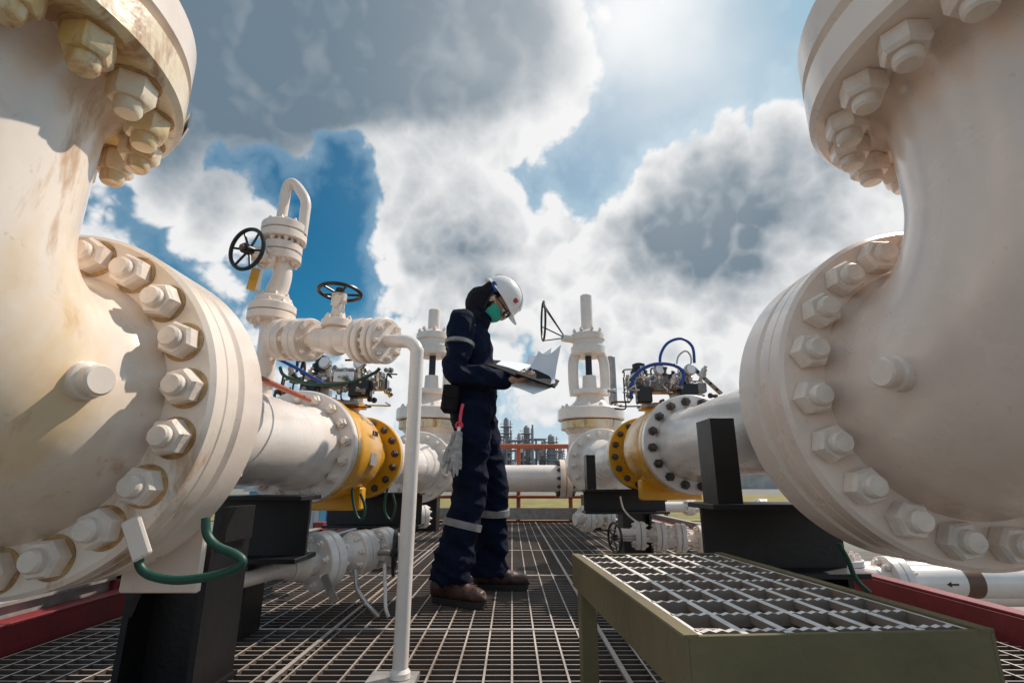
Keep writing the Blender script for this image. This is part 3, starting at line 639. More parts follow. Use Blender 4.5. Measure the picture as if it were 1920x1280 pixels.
nk = V((-.225, WY, 1.50)); hc = V((-.105, WY, 1.612))
fd = V((.57, 0, -.82)).normalized(); ud = V((.82, 0, .57)).normalized(); sdv = V((0, 1, 0))
HM = Matrix((fd, sdv, ud)).transposed()    # head frame: x=face, y=left, z=crown
def hp_(f, s, u): return hc+fd*f+sdv*s+ud*u
b = MB()
tors = [(-.215, .93), (-.21, 1.0), (-.215, 1.08), (-.23, 1.18), (-.24, 1.30), (-.24, 1.40), (-.225, 1.47)]
tr = [(.12, .095), (.145, .105), (.135, .10), (.135, .10), (.16, .105), (.155, .09), (.09, .07)]
b.tube([(x, WY, z) for x, z in tors], tr, n=24, ref=(0, 1, 0), ends=True)
b.tube([nk-V((.01, 0, .06)), nk, nk.lerp(hc, .5), hc-ud*.04], [.065, .055, .055, .06], n=16)
for h, k, a in ((hipR, kneR, ankR), (hipL, kneL, ankL)): b.tube([h, h.lerp(k, .5), k, k.lerp(a, .35), a], [.08, .07, .052, .052, .038], n=16, ends=True)
for s_, e, w in ((shR, elR, wrR), (shL, elL, wrL)): b.tube([s_, s_.lerp(e, .5), e, e.lerp(w, .4), w], [.05, .045, .04, .038, .026], n=14, ends=True)
b.ball(hp_(-.012, 0, .03), 1, (.098, .076, .092), HM); b.ball(hp_(.018, 0, -.035), 1, (.07, .062, .082), HM)
b.tube([hp_(.082, 0, .03), hp_(.098, 0, -.002), hp_(.108, 0, -.022), hp_(.09, 0, -.032)], [.008, .011, .015, .011], n=10, ends=True)
b.ball(hp_(.072, 0, -.095), .024); b.tube([hp_(.086, -.05, .038), hp_(.094, 0, .042), hp_(.086, .05, .038)], .011, n=8, ends=True)
b.tube([hp_(.088, -.02, -.058), hp_(.094, 0, -.056), hp_(.088, .02, -.058)], .009, n=8, ends=True)
for q in (-1, 1): b.ball(hp_(-.005, q*.078, -.005), 1, (.02, .01, .032), HM)
def hand(b, w, d, nrm, tside, curl):
    d = V(d).normalized(); nrm = V(nrm); nrm = (nrm-d*nrm.dot(d)).normalized(); s_ = nrm.cross(d)*tside
    ax = d.cross(-nrm)
    b.tube([w-d*.03, w, w+d*.03, w+d*.065, w+d*.092], [(.024, .028), (.018, .029), (.016, .038), (.0145, .042), (.011, .04)], n=14, ref=nrm, ends=True)
    ln = (.072, .08, .075, .06)
    for i, L in enumerate(ln):
        base = w+d*(.088-.004*abs(i-1.2))+s_*(.031-.0205*i); p = base.copy(); dr = d.copy(); pts = [base-d*.03, base]
        for j, fr in enumerate((.45, .32, .23)):
            a = curl[i]*(.75, 1.1, .8)[j]; dr = Quaternion(ax, a) @ dr; p = p+dr*L*fr; pts.append(p.copy())
        b.tube(pts, [.009, .0095, .009, .0082, .0068], n=10, ends=True, k=4)
    b.tube([w+d*.018+s_*.018, w+d*.045+s_*.042-nrm*.006, w+d*.072+s_*.053-nrm*.018, w+d*.098+s_*.046-nrm*.026], [.0125, .012, .0105, .008], n=10, ends=True)
hand(b, wrR, (1, .12, .10), (0, -.25, -1), 1, (.35, .3, .4, .5))
hand(b, wrL, (1, -.45, .16), (0, .15, 1), -1, (.35, .3, .35, .4))
body = b.build('body', 'skin', man); bake(body, .0045, 2)
for q in (-1, 1):
    MB().ball(hp_(.080, q*.030, .012), .012).build('eye', 'paper', man)
    MB().ball(hp_(.090, q*.030, .010), .0055).build('iris', 'blackm', man)
b = MB()
tors = [(-.22, .90), (-.22, 1.0), (-.225, 1.08), (-.235, 1.18), (-.245, 1.30), (-.25, 1.40), (-.235, 1.47), (-.215, 1.515)]
tr = [(.155, .124), (.165, .136), (.155, .128), (.16, .130), (.182, .136), (.178, .122), (.12, .09), (.072, .072)]
b.tube([(x, WY, z) for x, z in tors], tr, n=28, ref=(0, 1, 0))
for h, k, a in ((hipR, kneR, ankR), (hipL, kneL, ankL)):
    b.tube([h+V((0, 0, .03)), h.lerp(k, .3), h.lerp(k, .7), k, k.lerp(a, .4), k.lerp(a, .8), a+V((0, 0, -.01))], [.108, .106, .095, .089, .088, .095, .105], n=20)
for s_, e, w in ((shR, elR, wrR), (shL, elL, wrL)):
    b.tube([s_+V((0, (WY-s_.y)*.25, .01)), s_, s_.lerp(e, .5), e, e.lerp(w, .35), e.lerp(w, .75), w-(w-e).normalized()*.015], [.06, .077, .071, .065, .061, .052, .043], n=18, ends=True)
cov = b.build('coverall', 'navy', man)
def fold(p):
    q = V((p.x*9, p.y*9, p.z*13)); a = noise.noise(q+V((0, 0, 4)))
    rdg = 1-abs(noise.noise(V((p.x*7+p.z*6, p.y*8, p.z*11+p.x*5))))*2.2
    r2 = 1-abs(noise.noise(V((p.x*16-p.z*9, p.y*14, p.z*17))))*2.2
    low = 1+1.3*max(0, min(1, (.35-(p.z))/.3))
    return (a*.010+(rdg-.5)*.012+(r2-.5)*.004)*low
bake(cov, .0065, 2, fold)
def band(pts, r, n=20): return MB().tube(pts, r, n=n, smooth=False)
band([kneR.lerp(ankR, .30), kneR.lerp(ankR, .385)], .102).build('reflective_band', 'band', man)
band([kneL.lerp(ankL, .20), kneL.lerp(ankL, .285)], .101).build('reflective_band', 'band', man)
band([shR.lerp(elR, .42), shR.lerp(elR, .49)], .082).build('reflective_band', 'band', man)
MB().tube([(-.225, WY, 1.055), (-.226, WY, 1.085)], (.168, .140), n=32, ref=(0, 1, 0), smooth=False).build('belt', 'bag', man)
MB().tube([(-.215, WY, 1.485), (-.195, WY, 1.525), (-.18, WY, 1.545)], [(.088, .085), (.082, .08), (.088, .086)], n=24, ref=(0, 1, 0), smooth=False).build('collar', 'navy', man)
b = MB(); b.tube([(-.215, WY, 1.48), (-.20, WY, 1.53), tuple(hc-ud*.07-fd*.06), tuple(hc-ud*.01-fd*.04)], [(.10, .095), (.085, .08), (.082, .08), (.075, .075)], n=24, ref=(0, 1, 0))
b.ball(hp_(-.02, 0, .02), 1, (.108, .088, .105), HM, 32)
hd = b.build('hood', 'hood', man); bake(hd, .007, 2, lambda p: noise.noise(p*22)*.006)
bm = bmesh.new(); bm.from_mesh(hd.data); kill = []
for f in bm.faces:
    c = f.calc_center_median()+ORG[hd.name]-hc; a, u_, s_ = c.dot(fd), c.dot(ud), c.y
    if a > .012+max(0, -u_)*.25 and -.13 < u_ < .085: kill.append(f)
bmesh.ops.delete(bm, geom=kill, context='FACES'); bm.to_mesh(hd.data); bm.free()
n = 48
def hring(rf, rs2, u, front=0):
    out = []
    for i in range(n):
        a = 2*math.pi*i/n; c, s_ = math.cos(a), math.sin(a)
        ext = 1+front*max(0, c)**3
        out.append(hp_(-.004+rf*c*ext, rs2*s_, u-(.012 if front else 0)*max(0, c)**2))
    return out
u0 = .047
b = MB()
rr_ = [hring(.120, .098, u0-.004), hring(.150, .122, u0-.012, .27), hring(.152, .124, u0-.006, .27), hring(.138, .112, u0+.004, .10)]
for k in range(0, 13):
    a = k/13*math.pi/2; rr_.append(hring(.136*math.cos(a)**.85, .112*math.cos(a)**.85, u0+.008+.118*math.sin(a)))
rr_.append([hp_(-.004, 0, u0+.127)])
b.rings(rr_, cap=False)
hel = b.build('helmet', 'helmet', man, 60)
for s_ in (-.028, 0, .028):
    pts = [hp_(-.004+.137*math.cos(a), s_*1, u0+.010+.119*math.sin(a)*(1-abs(s_)*1.2)) for a in [R(20+10*i) for i in range(15)]]
    MB().tube(pts, (.006, .004) if s_ else (.009, .005), n=8, ref=(0, 1, 0)).build('ridge', 'helmet', hel)
MB().box(hp_(.088, -.084, u0+.045), (.028, .004, .026), HM).build('sticker', 'firered', hel)
MB().tube([hp_(-.07, -.105, u0+.0), hp_(-.045, -.108, u0-.01), hp_(-.02, -.107, u0-.015)], (.014, .01), n=10, ends=True).build('strap_clip', 'cable_blue', man)
MB().tube([hp_(-.03, -.095, .03), hp_(-.01, -.09, -.03), hp_(.03, -.06, -.10), hp_(.055, 0, -.125)], .005, n=8).build('chin_strap', 'blackm', man)
b = MB(); g = []
for i in range(13):
    row = []
    for j in range(17):
        a = (j/16-.5)*R(165); t_ = i/12
        u_ = -.010-.098*t_; w_ = .076-.018*t_; dpt = .098-.008*abs(t_-.4)*2-.022*t_**2+(.008*math.sin(t_*math.pi)) + .0015*math.sin(t_*40)
        row.append(b.bm.verts.new(hp_(-.004+dpt*math.cos(a)**.8+.012, w_*math.sin(a), u_)))
    g.append(row)
for i in range(12):
    for j in range(16): b.bm.faces.new((g[i][j], g[i][j+1], g[i+1][j+1], g[i+1][j]))
mk = b.build('face_mask', 'mask', man, 80)
MB().tube([hp_(.03, -.072, -.01), hp_(.0, -.088, .0), hp_(-.01, -.09, -.02)], .002, n=6).build('ear_loop', 'paper', mk)
b = MB()
for q in (-1, 1):
    b.torus(hp_(.110, q*.034, .012), fd+sdv*q*.25, .024, .0038, 24, 6)
    b.tube([hp_(.106, q*.058, .016), hp_(.06, q*.084, .016), hp_(-.0, q*.094, .010)], .0038, n=6)
b.tube([hp_(.112, -.010, .014), hp_(.112, .010, .014)], .003, n=6, smooth=False)
b.build('glasses', 'blackm', man)
def boot(heel, toe, ank):
    heel, toe = V((*heel, 0)), V((*toe, 0)); d = (toe-heel); L = d.length; d.normalize(); s_ = V((-d.y, d.x, 0)); up = V((0, 0, 1))
    b = MB(); prof = [(0, .028, .03), (.06, .036, .055), (.2, .04, .07), (.4, .042, .062), (.6, .047, .048), (.8, .05, .038), (.93, .043, .033), (1.0, .026, .02)]
    b.tube([heel+d*L*t+up*(.022+h*.75) for t, w, h in prof], [(h*.95, w) for t, w, h in prof], n=20, ref=up, ends=True)
    b.tube([heel+d*.07+up*.07, heel+d*.07+up*.12, V((ank.x, ank.y, .17))], [.05, .048, .052], n=18)
    o = b.build('boot', 'boot', man); bake(o, .006, 3, lambda p: noise.noise(p*30)*.003)
    out = [(.0, .025), (.03, .034), (.2, .04), (.4, .04), (.6, .047), (.8, .052), (.93, .044), (1.02, .022)]
    poly = [heel+d*(L*t)+s_*w for t, w in out]+[heel+d*(L*t)-s_*w for t, w in reversed(out)]
    MB().prism([p+up*.003 for p in poly], up*.026).build('sole', 'sole', o)
    b = MB()
    for k in range(4):
        t_ = .42+.08*k; h_ = .022+1.7*(.062-.022*k/3); c_ = heel+d*L*t_+up*(h_+.004)
        b.tube([c_-s_*.024-up*.008, c_, c_+s_*.024-up*.008], .0028, n=6, k=3)
    b.build('laces', 'sole', o)
boot((-.385, 2.80), (-.135, 2.665), ankR); boot((-.195, 3.12), (.085, 3.105), ankL)
pc = pix(844, 748, 2.70)
t = thing('belt_pouch', 'black pouch hanging at the back of the worker\'s belt', 'pouch', pc)
MB().box(pc, (.085, .075, .15), Matrix.Rotation(R(6), 3, 'Y'), .018).build('bag', 'bag', t); MB().box(pc+V((.004, -.038, .035)), (.08, .012, .07), Matrix.Rotation(R(6), 3, 'Y'), .005).build('flap', 'bag', t)
t = thing('glove_clip', 'pink clip and strap holding gloves on the worker\'s belt', 'clip', pix(862, 780, 2.66))
MB().tube([pix(868, 757, 2.665), pix(864, 775, 2.655), pix(862, 800, 2.65)], (.008, .005), n=8).build('strap', 'pink', t)
MB().torus(pix(861, 797, 2.645), (0, 1, 0), .016, .005, 20, 8).build('ring', 'pink', t)
MB().tube([pix(861, 800, 2.642), pix(859, 815, 2.64)], (.009, .005), n=8, smooth=False).build('clasp', 'helmet', t)
for q, lab in ((0, 'pale grey work glove hanging nearer the front of the worker\'s hip'), (1, 'pale grey work glove hanging nearer the back of the worker\'s hip')):
    t = thing('work_glove', lab, 'glove', pix(853-q*8, 850, 2.64)); b = MB()
    x0 = 859-q*9; Yg = 2.635+q*.03; dy_ = q*-7
    b.tube([pix(x0+2, 812, Yg), pix(x0, 830, Yg), pix(x0-3, 850+dy_, Yg)], [(.013, .016), (.014, .022), (.013, .027)], n=14, ref=(0, 1, 0), ends=True)
    for i in range(4):
        xb = x0-10+5*i; sp_ = (i-1.5)*1.6-q*4-3
        b.tube([pix(xb, 848+dy_, Yg), pix(xb+sp_*.4, 868+dy_, Yg-.008+.004*i), pix(xb+sp_, (882, 893, 890, 878)[i]+dy_, Yg+.006*(i % 2))], [.0080, .0078, .0065], n=9, ends=True)
    b.tube([pix(x0-6, 832, Yg), pix(x0-14, 847, Yg), pix(x0-19, 864, Yg)], [.009, .0085, .007], n=9, ends=True)
    bake(b.build('glove', 'glove', t), .0028, 1, lambda p: noise.noise(p*40)*.003)
fo = thing('document_folder', 'open black folder with white sheets held in the worker\'s hands', 'folder', (.05, 2.9, 1.17))
def sheet(name, mat, par, a, b_, c, d, curve=0, th=.003, n=14, curve2=0):
    a, b_, c, d = map(V, (a, b_, c, d)); m = MB(); g = []
    nn = (b_-a).cross(d-a).normalized()
    for i in range(n+1):
        t_ = i/n; row = []
        for j in range(n+1):
            s_ = j/n; p = (a*(1-t_)+b_*t_)*(1-s_)+(d*(1-t_)+c*t_)*s_+nn*(curve*math.sin(math.pi*t_)+curve2*math.sin(math.pi*s_))
            row.append((p, p+nn*th))
        g.append(row)
    vs = [[[m.bm.verts.new(g[i][j][lay]) for j in range(n+1)] for i in range(n+1)] for lay in (0, 1)]
    for lay in (0, 1):
        for i in range(n):
            for j in range(n): m.bm.faces.new((vs[lay][i][j], vs[lay][i+1][j], vs[lay][i+1][j+1], vs[lay][i][j+1]))
    rim = [(i, 0) for i in range(n+1)]+[(n, j) for j in range(1, n+1)]+[(i, n) for i in range(n-1, -1, -1)]+[(0, j) for j in range(n-1, 0, -1)]
    for k in range(len(rim)):
        (i0, j0), (i1, j1) = rim[k], rim[(k+1) % len(rim)]
        m.bm.faces.new((vs[0][i0][j0], vs[0][i1][j1], vs[1][i1][j1], vs[1][i0][j0]))
    return m.build(name, mat, par, 40)
sheet('cover', 'bag', fo, pix(908, 686, 2.78), pix(972, 710, 2.70), pix(1003, 688, 2.92), pix(925, 678, 3.02), .004, .012)
sheet('page_block', 'paper', fo, pix(930, 684, 2.82), pix(980, 700, 2.75), pix(1000, 686, 2.90), pix(940, 677, 3.00), .004, .005)
sheet('cover', 'paper', fo, pix(958, 724, 2.72), pix(1000, 739, 2.68), pix(1046, 722, 2.80), pix(992, 694, 2.98), .004, .004)
sheet('spine', 'bag', fo, pix(966, 702, 2.67), pix(1040, 728, 2.73), pix(1048, 716, 2.82), pix(990, 689, 2.90), .0, .009)
sheet('page', 'paper', fo, pix(978, 694, 2.74), pix(1041, 718, 2.72), pix(1052, 646, 2.82), pix(1010, 658, 2.86), -.05, .0012, curve2=-.06)
sheet('page', 'paper', fo, pix(980, 690, 2.83), pix(1034, 700, 2.86), pix(1034, 652, 2.95), pix(992, 664, 2.98), -.03, .0012, curve2=-.05)

# ------------------------------------------------------------------ ground and surroundings
ZG = -1.5
b = MB(); b.box((0, 900, ZG-.01), (6000, 6000, .02)); struct(b.build('ground', 'ground'))
b = MB(); b.box((0, 6, ZG+.01), (30, 22, .02)); struct(b.build('concrete_pad', 'concrete'))
b = MB(); b.box((0, 60, ZG+.02), (120, 60, .05)); struct(b.build('grass_field', 'grass'))
def dirt_wall(lo, hi, mat, name, label, cat): return tag(MB().b2(lo, hi, .01).build(name, mat), label, cat)
dirt_wall((-3.3, -1, ZG), (-3.0, 16, -.62), 'curb', 'concrete_curb', 'low pinkish concrete wall left of the platform', 'wall')
dirt_wall((3.9, 6.5, ZG), (12, 6.8, -.85), 'curb', 'concrete_curb', 'low concrete wall right of the platform', 'wall')
for i in range(8):
    x = -6.2; y = 3.4+1.5*i; cl = ("blue", "green")[i % 2]
    t = thing('storage_crate', f'{cl} storage crate in the row beyond the low wall on the left', 'crate', (x, y, ZG), f'{cl} crates beyond the left wall')
    MB().b2((x-.6, y-.6, ZG+.0), (x+.6, y+.6, ZG+.8), .03).build('box', ('bluebox', 'greenbox')[i % 2], t)
    MB().b2((x-.63, y-.63, ZG+.8), (x+.63, y+.63, ZG+.88), .02).build('lid', 'bluebox' if i % 3 else 'greenbox', t)
gr = thing('guard_railing', 'thin red guard railing along the low wall on the left', 'railing', (-3.15, 5, -.62))
for i in range(8): MB().cyl((-3.15, .5+2*i, -.62), (-3.15, .5+2*i, -.2), .02, n=8).build('post', 'red', gr)
MB().cyl((-3.15, .4, -.2), (-3.15, 15, -.2), .02, n=8).build('rail', 'red', gr)
bd = thing('site_cabin', 'pale blue and white cabin with a dark window, behind the left supports', 'building', (-5.3, 15, ZG))
MB().b2((-6.9, 14, ZG), (-4.1, 17, .35), .02).build('wall', 'lightblue', bd)
MB().b2((-6.0, 13.97, ZG), (-5.0, 14.0, .34)).build('wall_panel', 'offwhite', bd)
MB().b2((-7.0, 13.9, .35), (-4.0, 17.1, .45)).build('roof', 'offwhite', bd)
w = MB().b2((-5.6, 13.93, -.5), (-5.15, 13.96, .1)).build('window', 'offwhite', bd); MB().b2((-5.56, 13.915, -.46), (-5.19, 13.929, .06)).build('pane', 'glass', w)
MB().b2((-4.8, 13.95, ZG), (-4.3, 13.99, .1)).build('door', 'cable_blue', bd)
def xpipe(x0, x1, Y, z, r, label, flg=()):
    t = thing('ground_pipe', label, 'pipe', ((x0+x1)/2, Y, z))
    MB().cyl((x0, Y, z), (x1, Y, z), r, n=32).build('pipe_wall', 'white', t)
    for x in flg: fstack(t, (x, Y, z), (x+.124, Y, z), r*1.6, 8, BS, mat='white')
    return t
q = pix(1640, 1090, 4.3)
wp = xpipe(q.x, 9, 4.3, q.z, .115, 'white pipe with brown band and arrow, running right below the platform', (q.x+.08,))
bx_ = pix(1795, 1095, 4.3).x
MB().cyl((bx_, 4.3, q.z), (bx_+.13, 4.3, q.z), .1175, n=32).build('brown_band', 'brown', wp)
ar = MB(); ax0 = bx_-.17; yy = 4.3-.118
ar.prism([(ax0, yy, q.z), (ax0+.035, yy, q.z+.018), (ax0+.035, yy, q.z+.006), (ax0+.09, yy, q.z+.006), (ax0+.09, yy, q.z-.006), (ax0+.035, yy, q.z-.006), (ax0+.035, yy, q.z-.018)], (0, .004, 0)); ar.build('arrow_mark', 'text', wp)
MB().tube([(q.x+.05, 4.3, q.z), (q.x-.12, 4.35, q.z-.02), (q.x-.2, 4.4, q.z-.2), (q.x-.2, 4.4, ZG)], .115, n=28).build('elbow', 'white', wp)
xpipe(2.9, 9, 5.4, -.28, .11, 'second white pipe farther right, parallel to the one with the arrow', (3.1,))
xpipe(2.6, 9, 6.1, -.62, .10, 'third white pipe low on the right, farthest from the platform', (3.8,))
xpipe(2.2, 12, 9.6, .15, .09, 'white pipe crossing behind the right valves at deck height', (3.1, 4.4))
fstack(wp, (q.x-.2, 4.4, q.z+.06), (q.x-.2, 4.4, q.z+.153), .18, 8, BS, mat='white')
for i in range(9):
    x = 2.7+i*.55; y = 11.5+(i % 3)*.9; h = -.1+.22*((i*7) % 4)
    t = thing('fire_pipe', 'red hooked fire water pipe standing in the background right', 'pipe', (x, y, ZG), 'red hooked pipes in the background right')
    MB().cyl((x, y, ZG), (x, y, h), .05, n=10).tube([(x, y, h), (x+.05, y, h+.12), (x+.2, y, h+.14)], .05, n=10).build('pipe_wall', 'firered', t)
    MB().disc((x+.2, y, h+.14), (1, 0, 0), .1, .05, 16).build('flange', 'firered', t)
tag(MB().cyl((2.3, 12.8, -.0), (9, 12.8, -.0), .07, n=12).build('fire_main', 'firered'), 'horizontal red pipe across the background right, upper of two', 'pipe')
tag(MB().cyl((2.3, 11.1, -.45), (9, 11.1, -.45), .07, n=12).build('fire_main', 'firered'), 'horizontal red pipe across the background right, lower of two', 'pipe')
LB = ['thick refinery column with ladder and platforms on the horizon', 'slim refinery column with railed platforms on the horizon', 'open steel refinery frame full of vessels on the horizon', 'slim chimney on the refinery horizon']
def tower(x, y, h, r, k, i):
    t = thing('refinery_tower', LB[k], 'refinery tower', (x, y, ZG), ['thick refinery columns', 'slim refinery columns', 'open refinery frames', 'slim refinery chimneys'][k])
    if k < 2:
        MB().lathe([(r*1.1, 0), (r, 1), (r, h*.7), (r*.75, h*.75), (r*.75, h*.96), (r*.3, h), (0, h)], (x, y, ZG), (0, 0, 1), 16).build('shell', 'plantw' if k else 'plant', t)
        for q_ in range(3+int(h/5)):
            z = ZG+h*(.3+.65*q_/(3+int(h/5))); MB().disc((x, y, z), (0, 0, 1), r*1.7, .25, 14, .02).torus((x, y, z+1.2), (0, 0, 1), r*1.7, .07, 14, 5).build('deck', 'plant', t)
        MB().b2((x+r, y-r-.3, ZG), (x+r+.3, y-r, ZG+h*.95)).build('ladder', 'plant', t)
    elif k == 2:
        b = MB(); w = r
        for a in (-1, 0, 1):
            for c in (-1, 1): b.b2((x+a*w-.2, y+c*w-.2, ZG), (x+a*w+.2, y+c*w+.2, ZG+h))
        n_ = max(3, int(h/3))
        for q_ in range(1, n_+1): b.b2((x-w-.4, y-w-.4, ZG+h*q_/n_-.3), (x+w+.4, y+w+.4, ZG+h*q_/n_))
        for q_ in range(n_): b.bar((x-w, y-w, ZG+h*q_/n_), (x, y-w, ZG+h*(q_+1)/n_), .15, .15)
        b.build('frame', 'plant', t)
        for q_ in range(4): MB().cyl((x-w*.8+q_*w*.5, y-w-.8, ZG+h*(.2+.18*q_)), (x-w*.8+q_*w*.5, y-w-.8, ZG+h*(.4+.18*q_)), w*.18, n=10).build('vessel', 'plantw', t)
    else:
        MB().cyl((x, y, ZG), (x, y, ZG+h), r, r*.6, n=12).build('shell', 'plant', t)
spec = [(-7.5, 14, 1.2, 1), (-2.6, 17, 1.5, 2), (-1.0, 24, 1.3, 0), (.6, 20, .5, 3), (2.0, 15, 2.6, 2), (3.4, 18, .9, 1), (4.8, 13, 1.0, 1), (6.3, 22, 1.5, 0), (7.6, 20, .5, 3), (9.0, 16, 2.8, 2), (11.5, 13, 1.3, 1), (12.6, 15, .5, 3), (13.5, 17, 1.4, 0), (15.2, 12, 2.2, 2), (17.6, 14, 1.0, 1), (19, 10, 2.6, 2), (22, 12, 1.2, 1), (27, 10, 2.4, 2), (31, 14, 1.2, 0), (-12, 9, 2.4, 2), (-16, 13, 1.1, 1), (45, 15, 1.4, 0), (49, 11, 2.6, 2), (54, 13, 1.1, 1)]
for i, (x, h, r, k) in enumerate(spec): tower(x-1, 166+(i % 4)*7, h, r, k, i)
for i, (x, y, w_, h) in enumerate(((-90, 190, 30, 6), (-48, 210, 26, 7), (50, 200, 34, 7), (95, 180, 30, 6), (24, 150, 20, 5), (-22, 200, 22, 5), (6, 150, 9, 4.5), (14, 148, 5, 5.5))):
    t = thing('process_building', 'low grey flat-roofed industrial building on the horizon', 'building', (x, y, ZG), 'low industrial buildings on the horizon')
    MB().b2((x-w_/2, y, ZG), (x+w_/2, y+12, ZG+h*.8)).build('wall', 'plantw', t); MB().b2((x-w_/2-.5, y-.5, ZG+h*.8), (x+w_/2+.5, y+12.5, ZG+h)).build('roof', 'plant', t)

# ------------------------------------------------------------------ world
AZ = R(56)
sun_dir = V((math.sin(AZ), math.cos(AZ), .0))*math.cos(R(50))+V((0, 0, math.sin(R(50))))
w = D.worlds.new('World'); scn.world = w; w.use_nodes = True; nt = w.node_tree; L = nt.links
bg = nt.nodes['Background']; bg.inputs['Strength'].default_value = .1
sky = nd(nt, 'ShaderNodeTexSky', sky_type='NISHITA'); sky.sun_disc = False; sky.sun_elevation = R(50)
sky.sun_rotation = AZ; sky.air_density = 1.0; sky.dust_density = .5; sky.ozone_density = 2.0
tc = nd(nt, 'ShaderNodeTexCoord')
def mth(op, a, b_=None, cl=False):
    n_ = nd(nt, 'ShaderNodeMath', operation=op); n_.use_clamp = cl
    for i, q_ in enumerate((a, b_)):
        if q_ is None: continue
        if isinstance(q_, (int, float)): n_.inputs[i].default_value = q_
        else: L.new(q_, n_.inputs[i])
    return n_.outputs[0]
def blobs(lst):
    tot = None
    for px, py, sg, wgt in lst:
        d = ray(px, py).normalized(); v_ = nd(nt, 'ShaderNodeVectorMath', operation='DOT_PRODUCT'); L.new(wd, v_.inputs[0]); v_.inputs[1].default_value = d
        k = (R(sg))**2
        e_ = mth('EXPONENT', mth('DIVIDE', mth('SUBTRACT', v_.outputs['Value'], 1.0), k)); e_ = mth('MULTIPLY', e_, wgt)
        tot = e_ if tot is None else mth('ADD', tot, e_)
    return tot
def noi(vec, sc, det=0, ro=.5):
    n_ = nd(nt, 'ShaderNodeTexNoise'); n_.inputs['Scale'].default_value = sc; n_.inputs['Detail'].default_value = det; n_.inputs['Roughness'].default_value = ro
    L.new(vec, n_.inputs['Vector']); return n_
def shift(vec, off):
    mp = nd(nt, 'ShaderNodeMapping'); mp.inputs['Location'].default_value = off; L.new(vec, mp.inputs['Vector']); return mp.outputs[0]
# a little warp so that cloud outlines wander (kept on the unit sphere)
wn = noi(tc.outputs['Generated'], 4, 4, .5)
w1 = nd(nt, 'ShaderNodeVectorMath', operation='SUBTRACT'); L.new(wn.outputs['Color'], w1.inputs[0]); w1.inputs[1].default_value = (.5, .5, .5)
w2 = nd(nt, 'ShaderNodeVectorMath', operation='SCALE'); L.new(w1.outputs[0], w2.inputs[0]); w2.inputs['Scale'].default_value = .24
w3 = nd(nt, 'ShaderNodeVectorMath', operation='ADD'); L.new(w2.outputs[0], w3.inputs[0]); L.new(tc.outputs['Generated'], w3.inputs[1])
w4 = nd(nt, 'ShaderNodeVectorMath', operation='NORMALIZE'); L.new(w3.outputs[0], w4.inputs[0])
wd = w4.outputs[0]; g0 = tc.outputs['Generated']
def puffs(v_, lst):
    tot = None
    for sc, am in lst:
        t_ = mth('MULTIPLY', mth('ABSOLUTE', mth('SUBTRACT', noi(v_, sc).outputs['Fac'], .5)), am)
        tot = t_ if tot is None else mth('ADD', tot, t_)
    return tot
fb_ = mth('MULTIPLY', mth('SUBTRACT', noi(g0, 3.4, 6, .52).outputs['Fac'], .5), 1.2)
pf = mth('MULTIPLY', mth('SUBTRACT', puffs(g0, ((9, 1.0), (19, .50), (40, .27), (84, .14))), .20), 1.15)
BL = blobs([
 (450, 60, 10, .36), (700, 100, 10, .38), (930, 110, 8, .36), (600, -60, 12, .25), (200, -50, 12, .3), (330, 190, 5, .2),
 (850, 450, 5.0, .58), (760, 440, 3.5, .24), (960, 500, 5, .28), (785, 262, 2.6, .38), (1050, 230, 3, .38), (1080, 120, 3, .15),
 (1430, 270, 5.5, .40), (1250, 390, 6, .48), (1450, 430, 7, .34), (1130, 460, 4.5, .22), (1120, 600, 8, .22), (1500, 220, 4, .2), (1220, 320, 3, .25),
 (180, 455, 3.2, .42), (340, 375, 3.3, .44), (430, 400, 2.5, .28), (450, 640, 5, .22), (750, 650, 6, .26), (1350, 640, 8, .20), (900, 640, 8, .16), (1570, 450, 4, .2),
 (420, 255, 2.8, -.62), (540, 330, 3.2, -.42), (240, 410, 2.5, -.3), (630, 490, 5, -.52), (655, 370, 4.0, -.48), (350, 480, 4, -.42), (570, 560, 4, -.28), (700, 320, 3, -.28),
 (1340, 110, 6, -.36), (1540, 90, 6, -.26), (1160, 150, 4, -.34), (1130, 300, 4, -.42), (150, 380, 3, -.2), (1050, 370, 3.8, -.40), (1300, 210, 3.5, -.28), (1070, 520, 3, -.22)])
D0 = mth('ADD', mth('ADD', mth('ADD', fb_, pf), BL), -.11)
off = (.007, .006, .018)
def relief(v_): return mth('ADD', mth('MULTIPLY', noi(v_, 3.4, 3, .5).outputs['Fac'], 1.3), puffs(v_, ((9, 1.15), (19, .50), (40, .20))))
rel = mth('SUBTRACT', relief(g0), relief(shift(g0, off)))
def mrange(x, a, b_, c=0, d_=1, sm=True):
    n_ = nd(nt, 'ShaderNodeMapRange'); n_.interpolation_type = 'SMOOTHSTEP' if sm else 'LINEAR'
    for q_, k in ((a, 'From Min'), (b_, 'From Max'), (c, 'To Min'), (d_, 'To Max')): n_.inputs[k].default_value = q_
    L.new(x, n_.inputs['Value']); return n_.outputs[0]
def mixc(f, a, b_):
    n_ = nd(nt, 'ShaderNodeMix', data_type='RGBA')
    for q_, i in ((f, 0), (a, 6), (b_, 7)):
        if isinstance(q_, (tuple, float, int)): n_.inputs[i].default_value = q_
        else: L.new(q_, n_.inputs[i])
    return n_.outputs[2]
mask = mrange(D0, -.07, .12)
MS = mth('MINIMUM', blobs([(380, 40, 10, .8), (700, 90, 9, .9), (920, 100, 6, .6), (150, -40, 12, .6)]), 1.0)
DK = blobs([(1270, 430, 5.5, .34), (1400, 400, 6, .34), (860, 540, 4, .20), (850, 400, 5, -.1), (1050, 250, 4, -.35), (785, 265, 3, -.45), (340, 370, 4, -.25)])
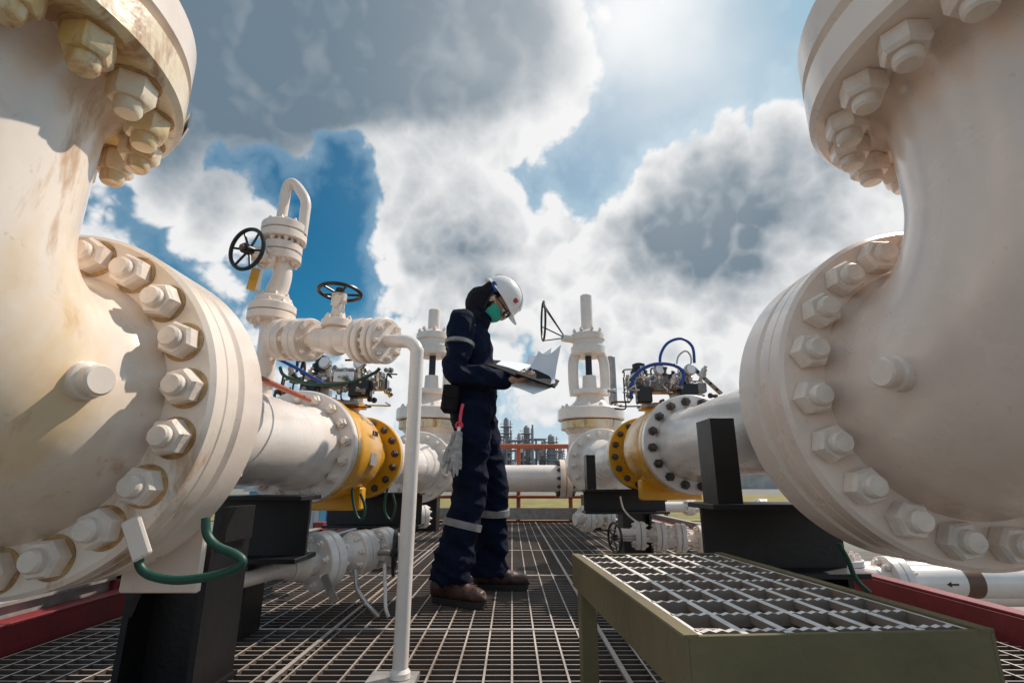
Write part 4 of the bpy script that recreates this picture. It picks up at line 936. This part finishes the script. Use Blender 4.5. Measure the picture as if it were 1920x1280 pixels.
dk = mth('ADD', mth('ADD', mth('MULTIPLY', D0, .46), DK), mth('MULTIPLY', MS, .60))
dark = mrange(dk, .06, .78)
rw = mth('SUBTRACT', 1.55, mth('MULTIPLY', MS, 1.0))
dark = mth('SUBTRACT', dark, mth('MULTIPLY', rel, rw), cl=True)
ccol = mixc(dark, (8.8, 8.8, 8.8, 1), (1.5, 2.15, 2.75, 1))
tint = nd(nt, 'ShaderNodeMix', data_type='RGBA'); tint.blend_type = 'MULTIPLY'; tint.inputs[0].default_value = 1; L.new(sky.outputs[0], tint.inputs[6]); tint.inputs[7].default_value = (.10, .66, .78, 1)
sep = nd(nt, 'ShaderNodeSeparateXYZ'); L.new(g0, sep.inputs[0])
thin = mth('ADD', mrange(D0, -.50, -.02, 0.0, .36), blobs([(1400, 220, 15, .45), (1250, 550, 14, .35)]), cl=True)
hz = mrange(sep.outputs['Z'], .0, .30, .7, 0)
sb_ = mixc(thin, tint.outputs[2], (4.2, 5.9, 7.1, 1))
sb_ = mixc(hz, sb_, (6.2, 7.4, 8.4, 1))
c = mixc(mask, sb_, ccol)
hz2 = mrange(sep.outputs['Z'], -.02, .25, .5, 0); c = mixc(hz2, c, (7.8, 8.2, 8.6, 1))
GL = blobs([(1215, -30, 6.5, .60), (1215, 0, 14, .30)])
c = mixc(mth('MINIMUM', GL, .90), c, (10.2, 10.2, 10.1, 1))
L.new(c, bg.inputs['Color'])
sl = D.lights.new('Sun', 'SUN'); sl.energy = 4.2; sl.angle = R(.8); sl.color = (1, .90, .79)
so_ = D.objects.new('Sun', sl); COL.objects.link(so_); so_.rotation_euler = sun_dir.to_track_quat('Z', 'Y').to_euler()
cam = D.cameras.new('Camera'); cam.lens = 18; cam.sensor_width = 36; cam.clip_start = .02; cam.clip_end = 5000
co = D.objects.new('Camera', cam); COL.objects.link(co); co.location = (0, 0, H); co.rotation_euler = (R(90)+PITCH, 0, 0)
scn.camera = co
scn.view_settings.view_transform = 'Standard'; scn.view_settings.look = 'None'; scn.view_settings.exposure = 0
